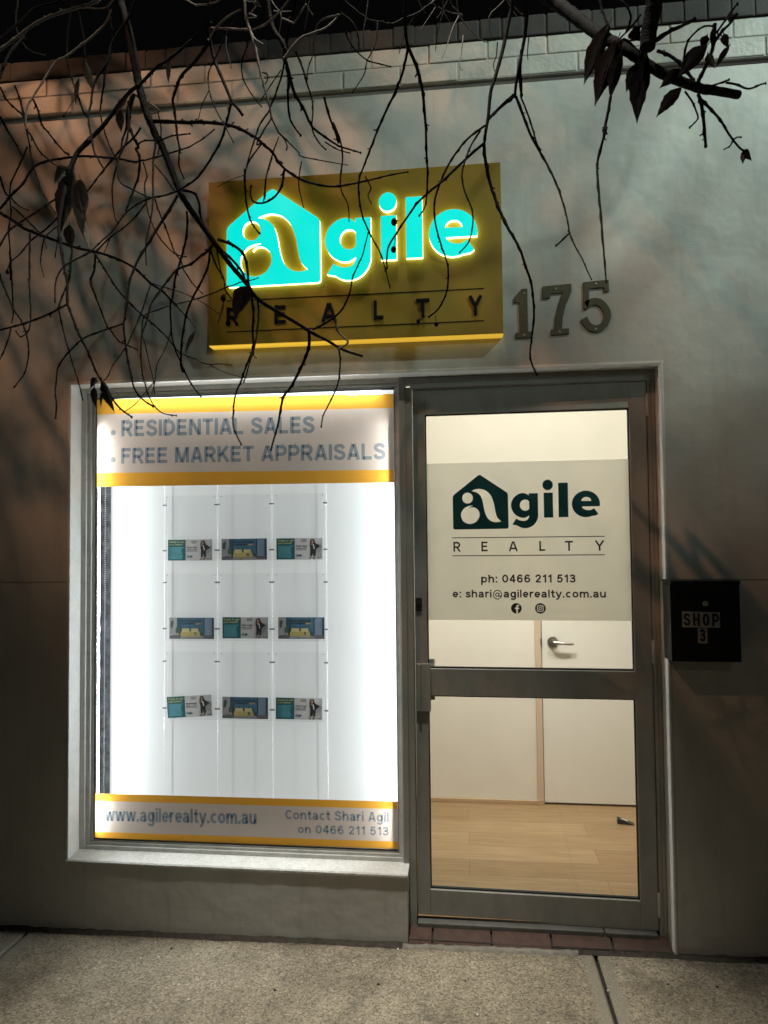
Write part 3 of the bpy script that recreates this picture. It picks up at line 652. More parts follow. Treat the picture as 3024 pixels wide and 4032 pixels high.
# blind chain in the gap at the left
mb = MB()
for i in range(170): mb.ball((-1.588+.0006*math.sin(i*.7), .195, .30+i*.0098), .0028, seg=5)
tag(mb.build('bead_chain', M['chain']), 'thin white bead chain hanging at the left edge inside the lit window', 'blind chain')
CX = [-1.319, -1.0765, -.832, -.592]; CN = ['first cable from the left', 'second cable from the left', 'third cable from the left', 'fourth cable, at the right of the pockets']
ROWS = [(1.700, 1.414), (1.357, 1.066), (1.017, .724)]
CL = [1.658, 1.458, 1.318, 1.116, .974, .771]
proto = None
for i, x in enumerate(CX):
    lab = ['steel display cable left of the left pocket column', 'steel display cable between left and middle pocket columns', 'steel display cable between middle and right pocket columns', 'steel display cable right of the right pocket column'][i]
    c = thing('display_cable', lab, 'display cable', (x, PY-.011, .40), 'steel cables holding the window pockets')
    MB().tube([(0, 0, -.16), (0, 0, 1.70)], .0009, 6).build('cable', M['cablem'], c)
    hw = .0085 if i in (0, 3) else .0115; ox = .004 if i == 0 else (-.004 if i == 3 else 0)
    for z in CL:
        q = MB().tube([(ox-hw, -.004, 0), (ox+hw, -.004, 0)], .0034, 10).build('clamp', M['clampm'], c); q.location = (0, 0, z-.40)
PX = [(-1.311, -1.083), (-1.067, -.840), (-.822, -.600)]
colname = ['left', 'middle', 'right']; rowname = ['top', 'middle', 'bottom']
for r, (zt, zb) in enumerate(ROWS):
    for c, (xa, xb) in enumerate(PX):
        t = thing('acrylic_pocket', 'clear acrylic pocket in the %s row and %s column of the window display' % (rowname[r], colname[c]), 'display pocket', ((xa+xb)/2, PY-.010, zb), 'clear acrylic pockets on cables')
        hx = (xb-xa)/2; h = zt-zb
        MB().box(-hx, hx, -.0035, -.0015, 0, h).build('front_sheet', M['acrylic'], t)
        MB().box(-hx, hx, -.0015, .004, -.0015, .0003).build('bottom_edge', M['acrylic_edge'], t)
        for s_ in (-1, 1):
            MB().box(s_*hx-.0008, s_*hx+.0008, -.0034, .003, 0.001, h).build('side_edge', M['acrylic_edge'], t)
        for s_ in (-1, 1): MB().disc(s_*(hx-.008), h-.008, .0022, -.0050, -.0036, n=10).build('rivet', M['alu_d'], t)
# ---- posters: two printed designs, shared meshes
PWd, PHt = .203, .0925
def px_(u): return (u-.5)*PWd
def pz_(v): return (1-v)*PHt
def ink_poly(k, pts, lay, name, p): return MB().poly([(px_(u), pz_(v)) for u, v in pts], -.0003*lay).build(name, INK[k], p)
def rect(u0, u1, v0, v1): return [(u0, v0), (u1, v0), (u1, v1), (u0, v1)]
def poster_agent():
    t = thing('poster', 'tmp', 'poster')
    MB().box(-PWd/2, PWd/2, 0, .0008, 0, PHt).build('sheet', INK['grey'], t)
    ink_poly('teal', rect(.004, .40, .01, .985), 1, 'teal_panel', t)
    mb = MB(); lettering(mb, 'Ready to sell', px_(.03), px_(.37), pz_(.15), .0075, .2, -.0007); lettering(mb, 'your home?', px_(.03), px_(.34), pz_(.27), .0075, .2, -.0007); mb.build('headline', INK['gold'], t)
    mb = MB()
    for i in range(11):
        v = .36+i*.052; mb.poly([(px_(a_), pz_(b_)) for a_, b_ in rect(.03, .03+.33*random.uniform(.8, 1), v, v+.022)], -.0006)
    mb.build('body_text', INK['text'], t)
    mb = MB(); lettering(mb, 'Shari Agil', px_(.425), px_(.66), pz_(.41), .0075, .2, -.0004); lettering(mb, '0466 211 513', px_(.425), px_(.66), pz_(.51), .0052, .2, -.0004)
    for v in (.06, .11, .16): mb.poly([(px_(a_), pz_(b_)) for a_, b_ in rect(.535, .66, v, v+.016)], -.0004)
    mb.poly([(px_(a_), pz_(b_)) for a_, b_ in rect(.425, .655, .54, .56)], -.0004)
    for u in (.90, .945): mb.disc(px_(u), pz_(.92), .0026, -.0004, n=12)
    mb.build('contact_text', INK['black'], t)
    sc = .12/(1293-195)*PWd*1.15
    lp = map_loops(logo_house(), lambda p: px_(.43)+(p[0]-195)*sc, lambda p: pz_(.80)-(p[1]-370)*sc)
    link('small_logo', fill2d('small_logo', lp), INK['deep'], t).location = (0, -.0005, 0)
    mb = MB(); lettering(mb, 'gile', px_(.492), px_(.555), pz_(.845), .0085, .24, -.0005); mb.build('logo_text', INK['deep'], t)
    # printed picture of a seated woman in a dark suit
    mb = MB(); mb.poly([(px_(u), pz_(v)) for u, v in [(.83, .36), (.90, .30), (.965, .31), (.985, .42), (.96, .60), (.86, .68), (.80, .60)]], -.0004)
    for q in ([(.86, .64), (.88, .64), (.85, .95), (.84, .95)], [(.93, .62), (.95, .62), (.975, .93), (.965, .93)], [(.90, .64), (.915, .64), (.915, .90), (.905, .90)]): mb.poly([(px_(u), pz_(v)) for u, v in q], -.0004)
    mb.build('printed_chair', INK['chair'], t)
    mb = MB()
    mb.poly([(px_(u), pz_(v)) for u, v in catmull([(.775, .05), (.82, .07), (.845, .22), (.90, .30), (.945, .40), (.90, .46), (.86, .56), (.855, .72), (.845, .84), (.815, .84), (.80, .68), (.775, .84), (.745, .84), (.745, .60), (.745, .50), (.735, .38), (.735, .22), (.75, .08)], 4, True)], -.0008)
    mb.poly([(px_(u), pz_(v)) for u, v in [(.715, .95), (.75, .88), (.765, .91), (.745, .965)]], -.0008); mb.poly([(px_(u), pz_(v)) for u, v in [(.785, .96), (.82, .88), (.838, .90), (.815, .975)]], -.0008)
    mb.build('printed_suit', INK['black'], t)
    mb = MB(); mb.poly([(px_(u), pz_(v)) for u, v in catmull([(.775, .09), (.80, .13), (.80, .21), (.785, .25), (.768, .20), (.765, .13)], 4, True)], -.0011); mb.poly([(px_(u), pz_(v)) for u, v in [(.755, .24), (.775, .24), (.785, .34), (.765, .34)]], -.0011)
    mb.poly([(px_(u), pz_(v)) for u, v in [(.748, .84), (.768, .84), (.76, .90), (.745, .90)]], -.0011); mb.poly([(px_(u), pz_(v)) for u, v in [(.818, .84), (.84, .84), (.832, .90), (.815, .90)]], -.0011)
    mb.build('printed_skin', INK['skin'], t)
    mb = MB(); mb.poly([(px_(u), pz_(v)) for u, v in [(.79, .28), (.815, .28), (.835, .50), (.815, .52)]], -.0011); mb.build('printed_shirt', INK['cream'], t)
    return t
def poster_sofa():
    t = thing('poster', 'tmp', 'poster')
    MB().box(-PWd/2, PWd/2, 0, .0008, 0, PHt).build('sheet', INK['deep'], t)
    P = lambda mb, pts, lay: mb.poly([(px_(u), pz_(v)) for u, v in pts], -.0003*lay)
    mb = MB(); P(mb, rect(.005, .17, .01, .99), 1); mb.build('printed_wall', INK['wallgrey'], t)
    mb = MB(); P(mb, rect(.27, .76, .01, .70), 1); mb.build('printed_backdrop', INK['navy'], t)
    mb = MB(); P(mb, rect(.79, .95, .03, .82), 1); mb.build('printed_curtain', INK['slate'], t)
    mb = MB(); P(mb, [(.005, .86), (.17, .80), (.95, .82), (.995, .86), (.995, .99), (.005, .99)], 2); mb.build('printed_floor', INK['floor'], t)
    mb = MB(); P(mb, [(.22, .97), (.30, .85), (.70, .85), (.80, .97)], 3); P(mb, [(.15, .72), (.22, .72), (.215, .83), (.16, .83)], 3); P(mb, [(.56, .78), (.61, .78), (.60, .86), (.57, .86)], 5); mb.build('printed_rug', INK['rug'], t)
    mb = MB(); P(mb, catmull([(.26, .68), (.30, .62), (.46, .64), (.48, .62), (.64, .62), (.68, .68), (.69, .82), (.66, .87), (.29, .87), (.255, .82)], 4, True), 4); mb.build('printed_sofa', INK['sofa'], t)
    mb = MB(); P(mb, [(.28, .52), (.38, .50), (.385, .67), (.29, .68)], 5); P(mb, [(.37, .51), (.45, .50), (.455, .67), (.385, .68)], 6); P(mb, [(.49, .51), (.58, .50), (.58, .67), (.50, .68)], 5); P(mb, [(.575, .52), (.645, .50), (.65, .66), (.58, .67)], 6); mb.build('printed_cushion', INK['sofalight'], t)
    mb = MB(); P(mb, [(.03, .20), (.08, .10), (.10, .24), (.07, .50), (.03, .46)], 2); P(mb, catmull([(.15, .73), (.14, .55), (.18, .42), (.23, .56), (.22, .73)], 4, True), 2); P(mb, [(.565, .70), (.58, .66), (.60, .70), (.60, .79), (.57, .79)], 6); P(mb, [(.43, .90), (.44, .90), (.45, .99), (.43, .99)], 6); mb.build('printed_plant', INK['plant'], t)
    mb = MB(); lettering(mb, 'SHOULD YOU BE SELLING', px_(.26), px_(.72), pz_(.20), .0068, .2, -.0008); lettering(mb, 'YOUR PROPERTY', px_(.26), px_(.575), pz_(.32), .0068, .2, -.0008); mb.build('headline', INK['black'], t)
    mb = MB(); lettering(mb, 'NOW?', px_(.595), px_(.71), pz_(.32), .0068, .2, -.0008); mb.build('headline_end', INK['orange'], t)
    return t
PA, PB = poster_agent(), poster_sofa()
spots = [[('A', -1.2025, 1.4130, 0), ('B', -.957, 1.4145, .3), ('A', -.7115, 1.4145, 0)], [('B', -1.195, 1.0705, 0), ('A', -.954, 1.0735, 0), ('B', -.705, 1.0735, 0)], [('A', -1.202, .7315, 3.8), ('B', -.955, .7290, -.2), ('A', -.7175, .7295, -.4)]]
used = set()
for r in range(3):
    for c in range(3):
        k, x, z, ang = spots[r][c]; src = PA if k == 'A' else PB
        o = src if k not in used else copy_tree(src); used.add(k)
        o.location = (x, PY-.0085, z); o.rotation_euler = (0, -R(ang), 0)
        kind = 'teal and grey poster of a seated woman' if k == 'A' else 'dark poster of a yellow sofa'
        extra = ', tilted askew' if ang > 1 else ''
        o['label'] = '%s in the %s row, %s column%s' % (kind, rowname[r], colname[c], extra); o['group'] = 'posters of a seated woman in the window' if k == 'A' else 'posters of a yellow sofa in the window'

# ---- vinyl banners on the window glass
VY = .1005
def sheet(mb, x0, x1, zl0, zl1, zr0, zr1, y, wav=0.0):
    mb.add([(x0, y, zl0), (x1, y, zr0), (x1, y, zr1), (x0, y, zl1)], [(0, 1, 2, 3)])
T = thing('window_banner', 'white and yellow banner reading RESIDENTIAL SALES across the top of the window', 'banner', (-.93, VY, 1.735))
xa, xb = -1.5775, -.2855
mb = MB(); sheet(mb, xa, xb, 1.797, 2.051, 1.784, 2.040, VY); par(mb, 'white_field', M['vwhite'], T)
mb = MB(); sheet(mb, xa, xb, 2.051, 2.117, 2.040, 2.099, VY); sheet(mb, xa, xb, 1.737, 1.797, 1.732, 1.784, VY); par(mb, 'yellow_stripe', M['vyellow'], T)
par(lettering(MB(), 'RESIDENTIAL SALES', -1.466, -.617, 1.953, .070, .215, VY-.0008, z1=1.945), 'lettering', M['vtext'], T)
par(lettering(MB(), 'FREE MARKET APPRAISALS', -1.466, -.320, 1.835, .067, .215, VY-.0008, z1=1.828), 'lettering', M['vtext'], T)
par(MB().disc(-1.503, 1.970, .0115, VY-.0008), 'bullet', M['vtext'], T); par(MB().disc(-1.503, 1.853, .0115, VY-.0008), 'bullet', M['vtext'], T)
T = thing('window_banner', 'white and yellow banner with web address and phone number along the window bottom', 'banner', (-.93, VY, .24))
mb = MB(); sheet(mb, xa, xb, .271, .400, .278, .407, VY); par(mb, 'white_field', M['vwhite'], T)
mb = MB(); sheet(mb, xa, xb, .400, .431, .407, .437, VY); sheet(mb, xa, xb, .2425, .271, .249, .278, VY); par(mb, 'yellow_stripe', M['vyellow'], T)
for a_ in (('www.agilerealty.com.au', -1.532, -.872, .317, .058, .19, VY-.0008, None, .085, 0, .327), ('Contact Shari Agil', -.751, -.322, .352, .0385, .21, VY-.0008, None, .085, 0, .355), ('on 0466 211 513', -.699, -.322, .297, .0345, .21, VY-.0008, None, .085, 0, .301)):
    par(lettering(MB(), *a_), 'lettering', M['vtext'], T)

# ---- frosted decal on the door glass
T = thing('door_decal', 'frosted sheet with dark teal house logo, phone and email on the door glass', 'window decal', (0, 0, 0)); door_pose(T)
DY = .0162
mb = MB(); mb.quad((-.1535-HX, DY, 1.166), (.6505-HX, DY, 1.166), (.6505-HX, DY, 1.808), (-.1535-HX, DY, 1.808)); mb.build('frosted_sheet', M['vfrost'], T)
fx = lambda p: -.047+(p[0]-195)*5.328e-4-HX
fz = lambda p: 1.757-(p[1]-165)*5.43e-4
for nm, lp in LOGO: link('logo_'+nm, fill2d('logo', map_loops(lp, fx, fz)), M['vteal'], T).location = (0, DY-.0008, 0)
mb = MB(); mb.box(-.053-HX, .553-HX, DY-.0008, DY-.0004, 1.4995, 1.5028); mb.box(-.053-HX, .553-HX, DY-.0008, DY-.0004, 1.4262, 1.4295)
for ch, u0, u1 in (('R', 192, 250), ('E', 405, 457), ('A', 610, 683), ('L', 840, 885), ('T', 1030, 1090), ('Y', 1247, 1319)):
    lettering(mb, ch, fx((u0, 0)), fx((u1, 0)), 1.4445, .0405, .16, DY-.0008)
mb.build('name_lettering', M['vblack'], T)
mb = MB(); lettering(mb, 'ph: 0466 211 513', .062-HX, .438-HX, 1.318, .0325, .19, DY-.0008); lettering(mb, 'e: shari@agilerealty.com.au', -.054-HX, .554-HX, 1.258, .0315, .19, DY-.0008)
mb.build('contact_lettering', M['vgrey'], T)
for kx, which in ((.202-HX, 0), (.297-HX, 1)):
    cz = 1.2145; lp = [arc(kx, cz, .0212, .0212, 0, 350, 35)]
    if which == 0:
        lp.append([(kx-.0005, cz-.0200), (kx+.0055, cz-.0200), (kx+.0055, cz-.003), (kx+.0105, cz-.003), (kx+.0112, cz+.003), (kx+.0055, cz+.003), (kx+.0055, cz+.007), (kx+.0075, cz+.009), (kx+.0115, cz+.009), (kx+.0115, cz+.0145), (kx+.006, cz+.0145), (kx+.001, cz+.012), (kx-.0005, cz+.008), (kx-.0005, cz+.003), (kx-.006, cz+.003), (kx-.006, cz-.003), (kx-.0005, cz-.003)])
    else:
        sq = lambda h: [(kx-h, cz-h), (kx+h, cz-h), (kx+h, cz+h), (kx-h, cz+h)]
        lp += [rounded(sq(.0128), .0065), rounded(sq(.0098), .0045), arc(kx, cz, .0066, .0066, 0, 345, 23), arc(kx, cz, .0040, .0040, 0, 345, 23), arc(kx+.0067, cz+.0067, .0015, .0015, 0, 330, 11)]
    link('social_icon', fill2d('social_icon', lp), M['vgrey'], T).location = (0, DY-.0008, 0)

# ================================================================== FACADE SIGN
T = thing('sign_box', 'yellow box sign with glowing teal logo on the wall above the window', 'sign', (-.43, -.06, 2.284))
mb = MB(); mb.box(-1.016, .159, -.060, -.002, 2.2865, 2.958, bev=.002); par(mb, 'cabinet', M['yellow'], T)
mb = MB(); mb.box(-1.0155, .1585, -.0585, -.0025, 2.2835, 2.2862); par(mb, 'lit_underside', M['yellow_lit'], T)
fx = lambda p: -.933+(p[0]-195)*9.09e-4
fz = lambda p: 2.902-(p[1]-165)*9.5e-4
for nm, lp in LOGO:
    me = fill2d('lit_'+nm, map_loops(lp, fx, fz), .016)
    me.materials.append(M['teal']); me.materials.append(M['rim'])
    for p in me.polygons: p.material_index = 0 if p.normal.y < -.7 else 1
    o = bpy.data.objects.new('lit_'+nm, me); COL.objects.link(o); o.parent = T; o.location = Vector((0, -.078, 0))-T.location
for nm, lz in (('top', 2.4645), ('bottom', 2.3385)):
    mb = MB(); mb.box(-.941, .087, -.0612, -.0603, lz-.0018, lz+.0018); par(mb, 'rule_line', M['raised'], T)
for ch, x0, x1 in (('R', -.940, -.889), ('E', -.744, -.694), ('A', -.553, -.489), ('L', -.343, -.304), ('T', -.176, -.123), ('Y', .028, .080)):
    mb = MB(); lettering(mb, ch, x0, x1, 2.3625, .0735, .155, -.068, -.0605); par(mb, 'raised_letter', M['raised'], T)

# ================================================================== HOUSE NUMBER
NX = lambda x: .205+(x-560)*8.80e-4
NZ = lambda y: 2.474-(y-262)*9.19e-4
def digit(ch, polys, ribs, label, screws):
    t = thing('house_number', label, 'house number', (NX(sum(p[0] for p in screws)/len(screws)), -.010, 2.28), 'bronze house number digits')
    mb = MB()
    for p in polys: mb.poly([(NX(x), NZ(y)) for x, y in p], -.008, -.001)
    for p, wd in ribs: mb.ribbon([(NX(x), NZ(y)) for x, y in p], wd*9e-4, -.008, -.001)
    par(mb, 'digit', M['bronze'], t)
    for x, y in screws:
        mb = MB(); mb.disc(NX(x), NZ(y), .0032, -.0092, -.0081, n=12); par(mb, 'screw', M['screw'], t)
digit('1', [[(562, 296), (594, 262), (619, 262), (619, 447), (637, 447), (637, 472), (566, 474), (566, 450), (584, 449), (583, 318), (562, 320)]], [], 'bronze slab serif number 1 on the wall, nearest the yellow sign', [(606, 280), (602, 460)])
digit('7', [[(687, 256), (811, 250), (811, 284), (786, 340), (771, 395), (767, 441), (797, 440), (797, 464), (720, 467), (720, 443), (734, 442), (741, 390), (757, 335), (774, 286), (719, 289), (719, 306), (686, 308)]], [], 'bronze slab serif number 7 in the middle of the house number', [(745, 268), (756, 453)])
five = catmull([(872, 345), (905, 330), (940, 342), (964, 385), (950, 430), (915, 447), (882, 434), (862, 400)], 5)
digit('5', [[(864, 246), (971, 241), (972, 290), (952, 291), (950, 272), (886, 274), (886, 330), (878, 362), (863, 362)]], [(five, 29)], 'bronze slab serif number 5 on the wall, at the right end of the house number', [(918, 256), (912, 447)])

# ================================================================== LETTERBOX
T = thing('letterbox', 'black steel letterbox with SHOP 3 stickers on the wall beside the door', 'letterbox', (.862, -.05, 1.043))
mb = MB(); mb.box(.741, .984, -.098, -.001, 1.043, 1.322, bev=.003); par(mb, 'body', M['black'], T)
mb = MB(); mb.box(.7405, .9845, -.104, -.001, 1.3225, 1.337, bev=.003); mb.box(.752, .973, -.101, -.0982, 1.289, 1.3215, bev=.001); mb.box(.752, .973, -.1035, -.0985, 1.284, 1.2885, bev=.001); par(mb, 'lid', M['black'], T)
mb = MB(); mb.box(.752, .973, -.1005, -.0982, 1.0495, 1.0525); par(mb, 'bottom_lip', M['black'], T)
mx = lambda x: .741+(x-275)/1005*.243
mz = lambda y: 1.336-(y-318)/1140*.293
mb = MB(); mb.disc(mx(778), mz(637), .0098, -.1035, -.0982, n=20); mb.disc(mx(778), mz(637), .0065, -.1062, -.1036, n=16); par(mb, 'lock', M['chrome'], T)
mb = MB(); mb.box(mx(778)-.001, mx(778)+.001, -.1068, -.1063, mz(637)-.004, mz(637)+.004); par(mb, 'keyhole', M['rubber'], T)
for i, ch in enumerate('SHOP'):
    u0 = 440+137*i; q = MB(); q.poly([(mx(u0+1), mz(747+4*i)), (mx(u0+135), mz(750+4*i)), (mx(u0+135), mz(974+2*i)), (mx(u0+1), mz(970+2*i))], -.0990, -.0982)
    o = par(q, 'sticker', M['sticker'], T); mb = MB(); lettering(mb, ch, mx(u0+25), mx(u0+115), mz(950+2*i), .0455, .17, -.0994); l_ = mb.build('sticker_letter', M['vblack'], o)
q = MB(); q.poly([(mx(662), mz(986)), (mx(799), mz(990)), (mx(798), mz(1200)), (mx(661), mz(1196))], -.0989, -.0982); o = par(q, 'sticker', M['sticker'], T)
mb = MB(); lettering(mb, '3', mx(690), mx(772), mz(1172), .0455, .17, -.0994); mb.build('sticker_letter', M['vblack'], o)

# ================================================================== TREE overhanging from the kerb
CROP = dict(A=(0, 0, 800/1659), B=(750, 0, 800/1659), C=(1450, 0, 800/1659), D=(2224, 0, 800/1659), E=(0, 500, 800/1659), F=(0, 1000, 800/1659), G=(650, 1000, 800/1659),
            H=(1400, 500, 1000/1659), K=(0, 0, .9114), L=(1512, 0, .9114), M=(0, 900, .9114), N=(1512, 900, .9114), S=(780, 620, .7474))
def ray(px, py): return FWD+RT*((px-PW/2)/FPX)-UP*((py-PH/2)/FPX)
def at(px, py, y): d = ray(px, py); return CAM+d*((y-CAM.y)/d.y)
def depth(px, py):
    t = min(1, max(0, (px-2050)/450)); t = t*t*(3-2*t)
    return -1.10-.34*t+.17*math.sin(px/330+.6)*math.cos(py/520)
def parse(s):
    out = []; tg = 'A'
    for tok in s.split():
        if tok[0].isalpha(): tg = tok[0]; tok = tok[1:]
        x, y = tok.split(','); o = CROP[tg]; out.append((o[0]+float(x)*o[2], o[1]+float(y)*o[2]))
    return out
TREE = thing('street_tree', 'bare winter street tree hanging dark twigs and a few dead leaves over the shopfront', 'tree', (-1.5, -3.35, gz(-1.5)))
tr = random.Random(11)
def twig(s, w0, w1, dd=0.0, de=None, sides=6, m_='bark', name='twig', parent=None, scale=800/1659, knots=True, blunt=False):
    P = parse(s); n0 = len(P)
    if P[0][1] < 25:                                     # runs on above the frame towards its limb
        dx, dy = P[0][0]-P[1][0], P[0][1]-P[1][1]; l_ = max(1, math.hypot(dx, dy)); P.insert(0, (P[0][0]+dx/l_*170, P[0][1]+dy/l_*170-60))
    P = catmull(P, 5); n = len(P); seg = [0]
    for i in range(1, n): seg.append(seg[-1]+math.hypot(P[i][0]-P[i-1][0], P[i][1]-P[i-1][1]))
    de = tr.uniform(-.10, .10) if de is None else de
    pts, rad = [], []; nxt = tr.uniform(20, 60)
    for i, (x, y) in enumerate(P):
        t = seg[i]/max(1, seg[-1]); Y = depth(x, y)+dd+de*t
        p = at(x, y, Y); w = (w0+(w1-w0)*t)*scale; r = w/2*(Y-CAM.y)/FPX*1.25
        if knots and seg[i] > nxt and 0 < i < n-1:
            r *= tr.uniform(1.15, 1.45); nxt = seg[i]+tr.uniform(28, 75)
            p = p+Vector((tr.uniform(-1, 1), 0, tr.uniform(-1, 1)))*r*.35
        elif not knots: r *= 1+.05*math.sin(seg[i]*.09+i)+tr.uniform(-.05, .05)
        pts.append(p); rad.append(max(r, .0009))
    if not blunt: rad[-1] *= .8
    mb = MB(); mb.tube(pts, rad, sides)
    if not blunt and knots: mb.ball(pts[-1], rad[-1]*1.7, sz=1.4, seg=5)
    # small bud spurs
    if knots:
        for i in range(2, n-1):
            if tr.random() < .13:
                d = (pts[i]-pts[i-1]).normalized(); q = d.cross(Vector((0, 1, 0)))
                if q.length < .1: continue
                q = q.normalized()*(1 if tr.random() < .5 else -1); k = rad[i]*tr.uniform(1.8, 3.2)
                mb.tube([pts[i], pts[i]+(q+d*.7).normalized()*k], [rad[i]*.6, rad[i]*.35], 4)
    o = mb.build(name, M[m_], parent or TREE)
    if parent is None: o.location = -TREE.location
    return o
def leaf(tag_, bx, by, tx, ty, wd, m_='leaf', fold=.5, curl=.25, roll=.3, dd=-.02, parent=None):
    o = CROP[tag_]; b = (o[0]+bx*o[2], o[1]+by*o[2]); t = (o[0]+tx*o[2], o[1]+ty*o[2])
    Y = depth(*b)+dd; P0 = at(*b, Y); P1 = at(*t, Y+.02); ax = P1-P0; ln = ax.length; d = ax.normalized()
    view = ((P0+P1)/2-CAM).normalized(); side = d.cross(view).normalized(); side = (side*math.cos(roll)+view*math.sin(roll)); nrm = side.cross(d).normalized()
    hw = wd*o[2]/2*(Y-CAM.y)/FPX*1.08; nl, nw = 10, 6; vs = []
    lob = tr.uniform(-.5, .5)
    for i in range(nl+1):
        u = i/nl; prof = max(.015, math.sin(math.pi*min(1, u*.96+.03)**.68))**1.25*(1-.16*(i % 2)*tr.random())
        for j in range(nw+1):
            v = (j/nw-.5)*2; vs.append(P0+d*(ln*u)+side*(v*hw*prof*math.cos(fold*abs(v)))+nrm*(abs(v)*hw*prof*fold*.9+curl*ln*math.sin(u*math.pi)*.25+tr.uniform(-.05, .05)*hw))
    fs = [[i*(nw+1)+j, i*(nw+1)+j+1, (i+1)*(nw+1)+j+1, (i+1)*(nw+1)+j] for i in range(nl) for j in range(nw)]
    mb = MB(); mb.add(vs, fs, 0, True); mb.tube([P0-d*ln*.12, P0, P0+d*ln*.9], [.0010, .0011, .0005], 5)
    q = mb.build('dead_leaf', M[m_], parent or TREE)
    if parent is None: q.location = -TREE.location
    return q
# trunk behind the viewer and the limbs that reach over
mb = MB(); gzt = gz(-1.5)
mb.tube([(-1.5, -3.35, gzt-.02), (-1.49, -3.34, .3), (-1.52, -3.36, 1.0), (-1.46, -3.33, 1.8), (-1.50, -3.30, 2.5), (-1.46, -3.22, 3.1)], [.17, .125, .11, .105, .10, .085], 14)
o = mb.build('trunk', M['trunk'], TREE); o.location = -TREE.location
LIMB1 = twig('A960,-330 965,-120 975,0 1000,80 1040,220 1075,380 1110,560 1130,680 1160,790 1200,930 1245,1040 1290,1150 E1300,100 1350,220 1400,350 1450,480 1490,570 1560,680 1640,790 G440,-40 490,30 560,120 640,210 678,262 730,340 800,400 900,460 1000,520 1100,580 1160,620 1230,660 1330,710 1420,765 1500,800 1615,835', 74, 16, 0, 0, 9, name='limb', blunt=True, knots=False)
LIMB2 = twig('D-420,-330 -300,-170 -150,-30 0,75 130,172 250,262 400,352 560,445 700,545 850,625 1000,685 1120,725 1250,745 1420,775', 104, 52, 0, 0, 10, name='limb', blunt=True, knots=False)
STUB = twig('D790,-330 765,-180 740,-40 720,100 690,240 675,385', 140, 96, -.06, 0, 10, name='limb', blunt=True, knots=False)
LIMB3 = twig('A1130,700 1060,752 960,870 840,1030 740,1130 630,1244 E750,100 640,200 590,300 550,390', 26, 34, 0, 0, 8, name='limb', knots=False)
LIMB4 = twig('C1170,-330 1180,0 1140,200 1100,400 1040,620 1000,750 980,950 955,1100 950,1165', 32, 20, 0, 0, 8, name='limb', knots=False)
LIMB5 = twig('C1310,-330 1300,0 1290,200 1260,400 1230,550 1205,700 1198,785', 34, 18, 0, 0, 8, name='limb', knots=False)
LIMB6 = twig('B150,-330 150,0 145,120 140,230 165,360 200,500 250,620 300,740 340,830 390,890 425,940', 30, 20, 0, 0, 8, name='limb', blunt=True, knots=False)
LIMB7 = twig('B600,-260 640,100 680,250 740,330 775,420 768,490', 46, 30, 0, 0, 8, name='limb', knots=False)
LIMB8 = twig('C300,-330 300,0 305,260 330,405', 30, 22, 0, 0, 8, name='limb', knots=False)
for L_, tgt in ((LIMB1, (-1.46, -3.22, 3.05)), (LIMB2, (-1.46, -3.2, 2.95)), (STUB, (-1.46, -3.2, 3.0)), (LIMB4, (-1.46, -3.22, 3.0)), (LIMB5, (-1.45, -3.22, 3.0)), (LIMB6, (-1.46, -3.22, 3.02)), (LIMB7, (-1.46, -3.22, 3.0)), (LIMB8, (-1.46, -3.22, 3.04))):
    p = sum((L_.data.vertices[i].co for i in range(8)), Vector())/8; q = Vector(tgt); r0 = (L_.data.vertices[0].co-p).length
    md = (p+q)/2+Vector((0, 0, .55))
    mb = MB(); cv = catmull([tuple(q), tuple(q*.75+md*.25+Vector((0, 0, .12))), tuple(md), tuple(p*.6+md*.4), tuple(p)], 5)
    mb.tube(cv, [.05+(r0-.05)*i/(len(cv)-1) for i in range(len(cv))], 8); o = mb.build('bough', M['trunk'], TREE); o.location = -TREE.location
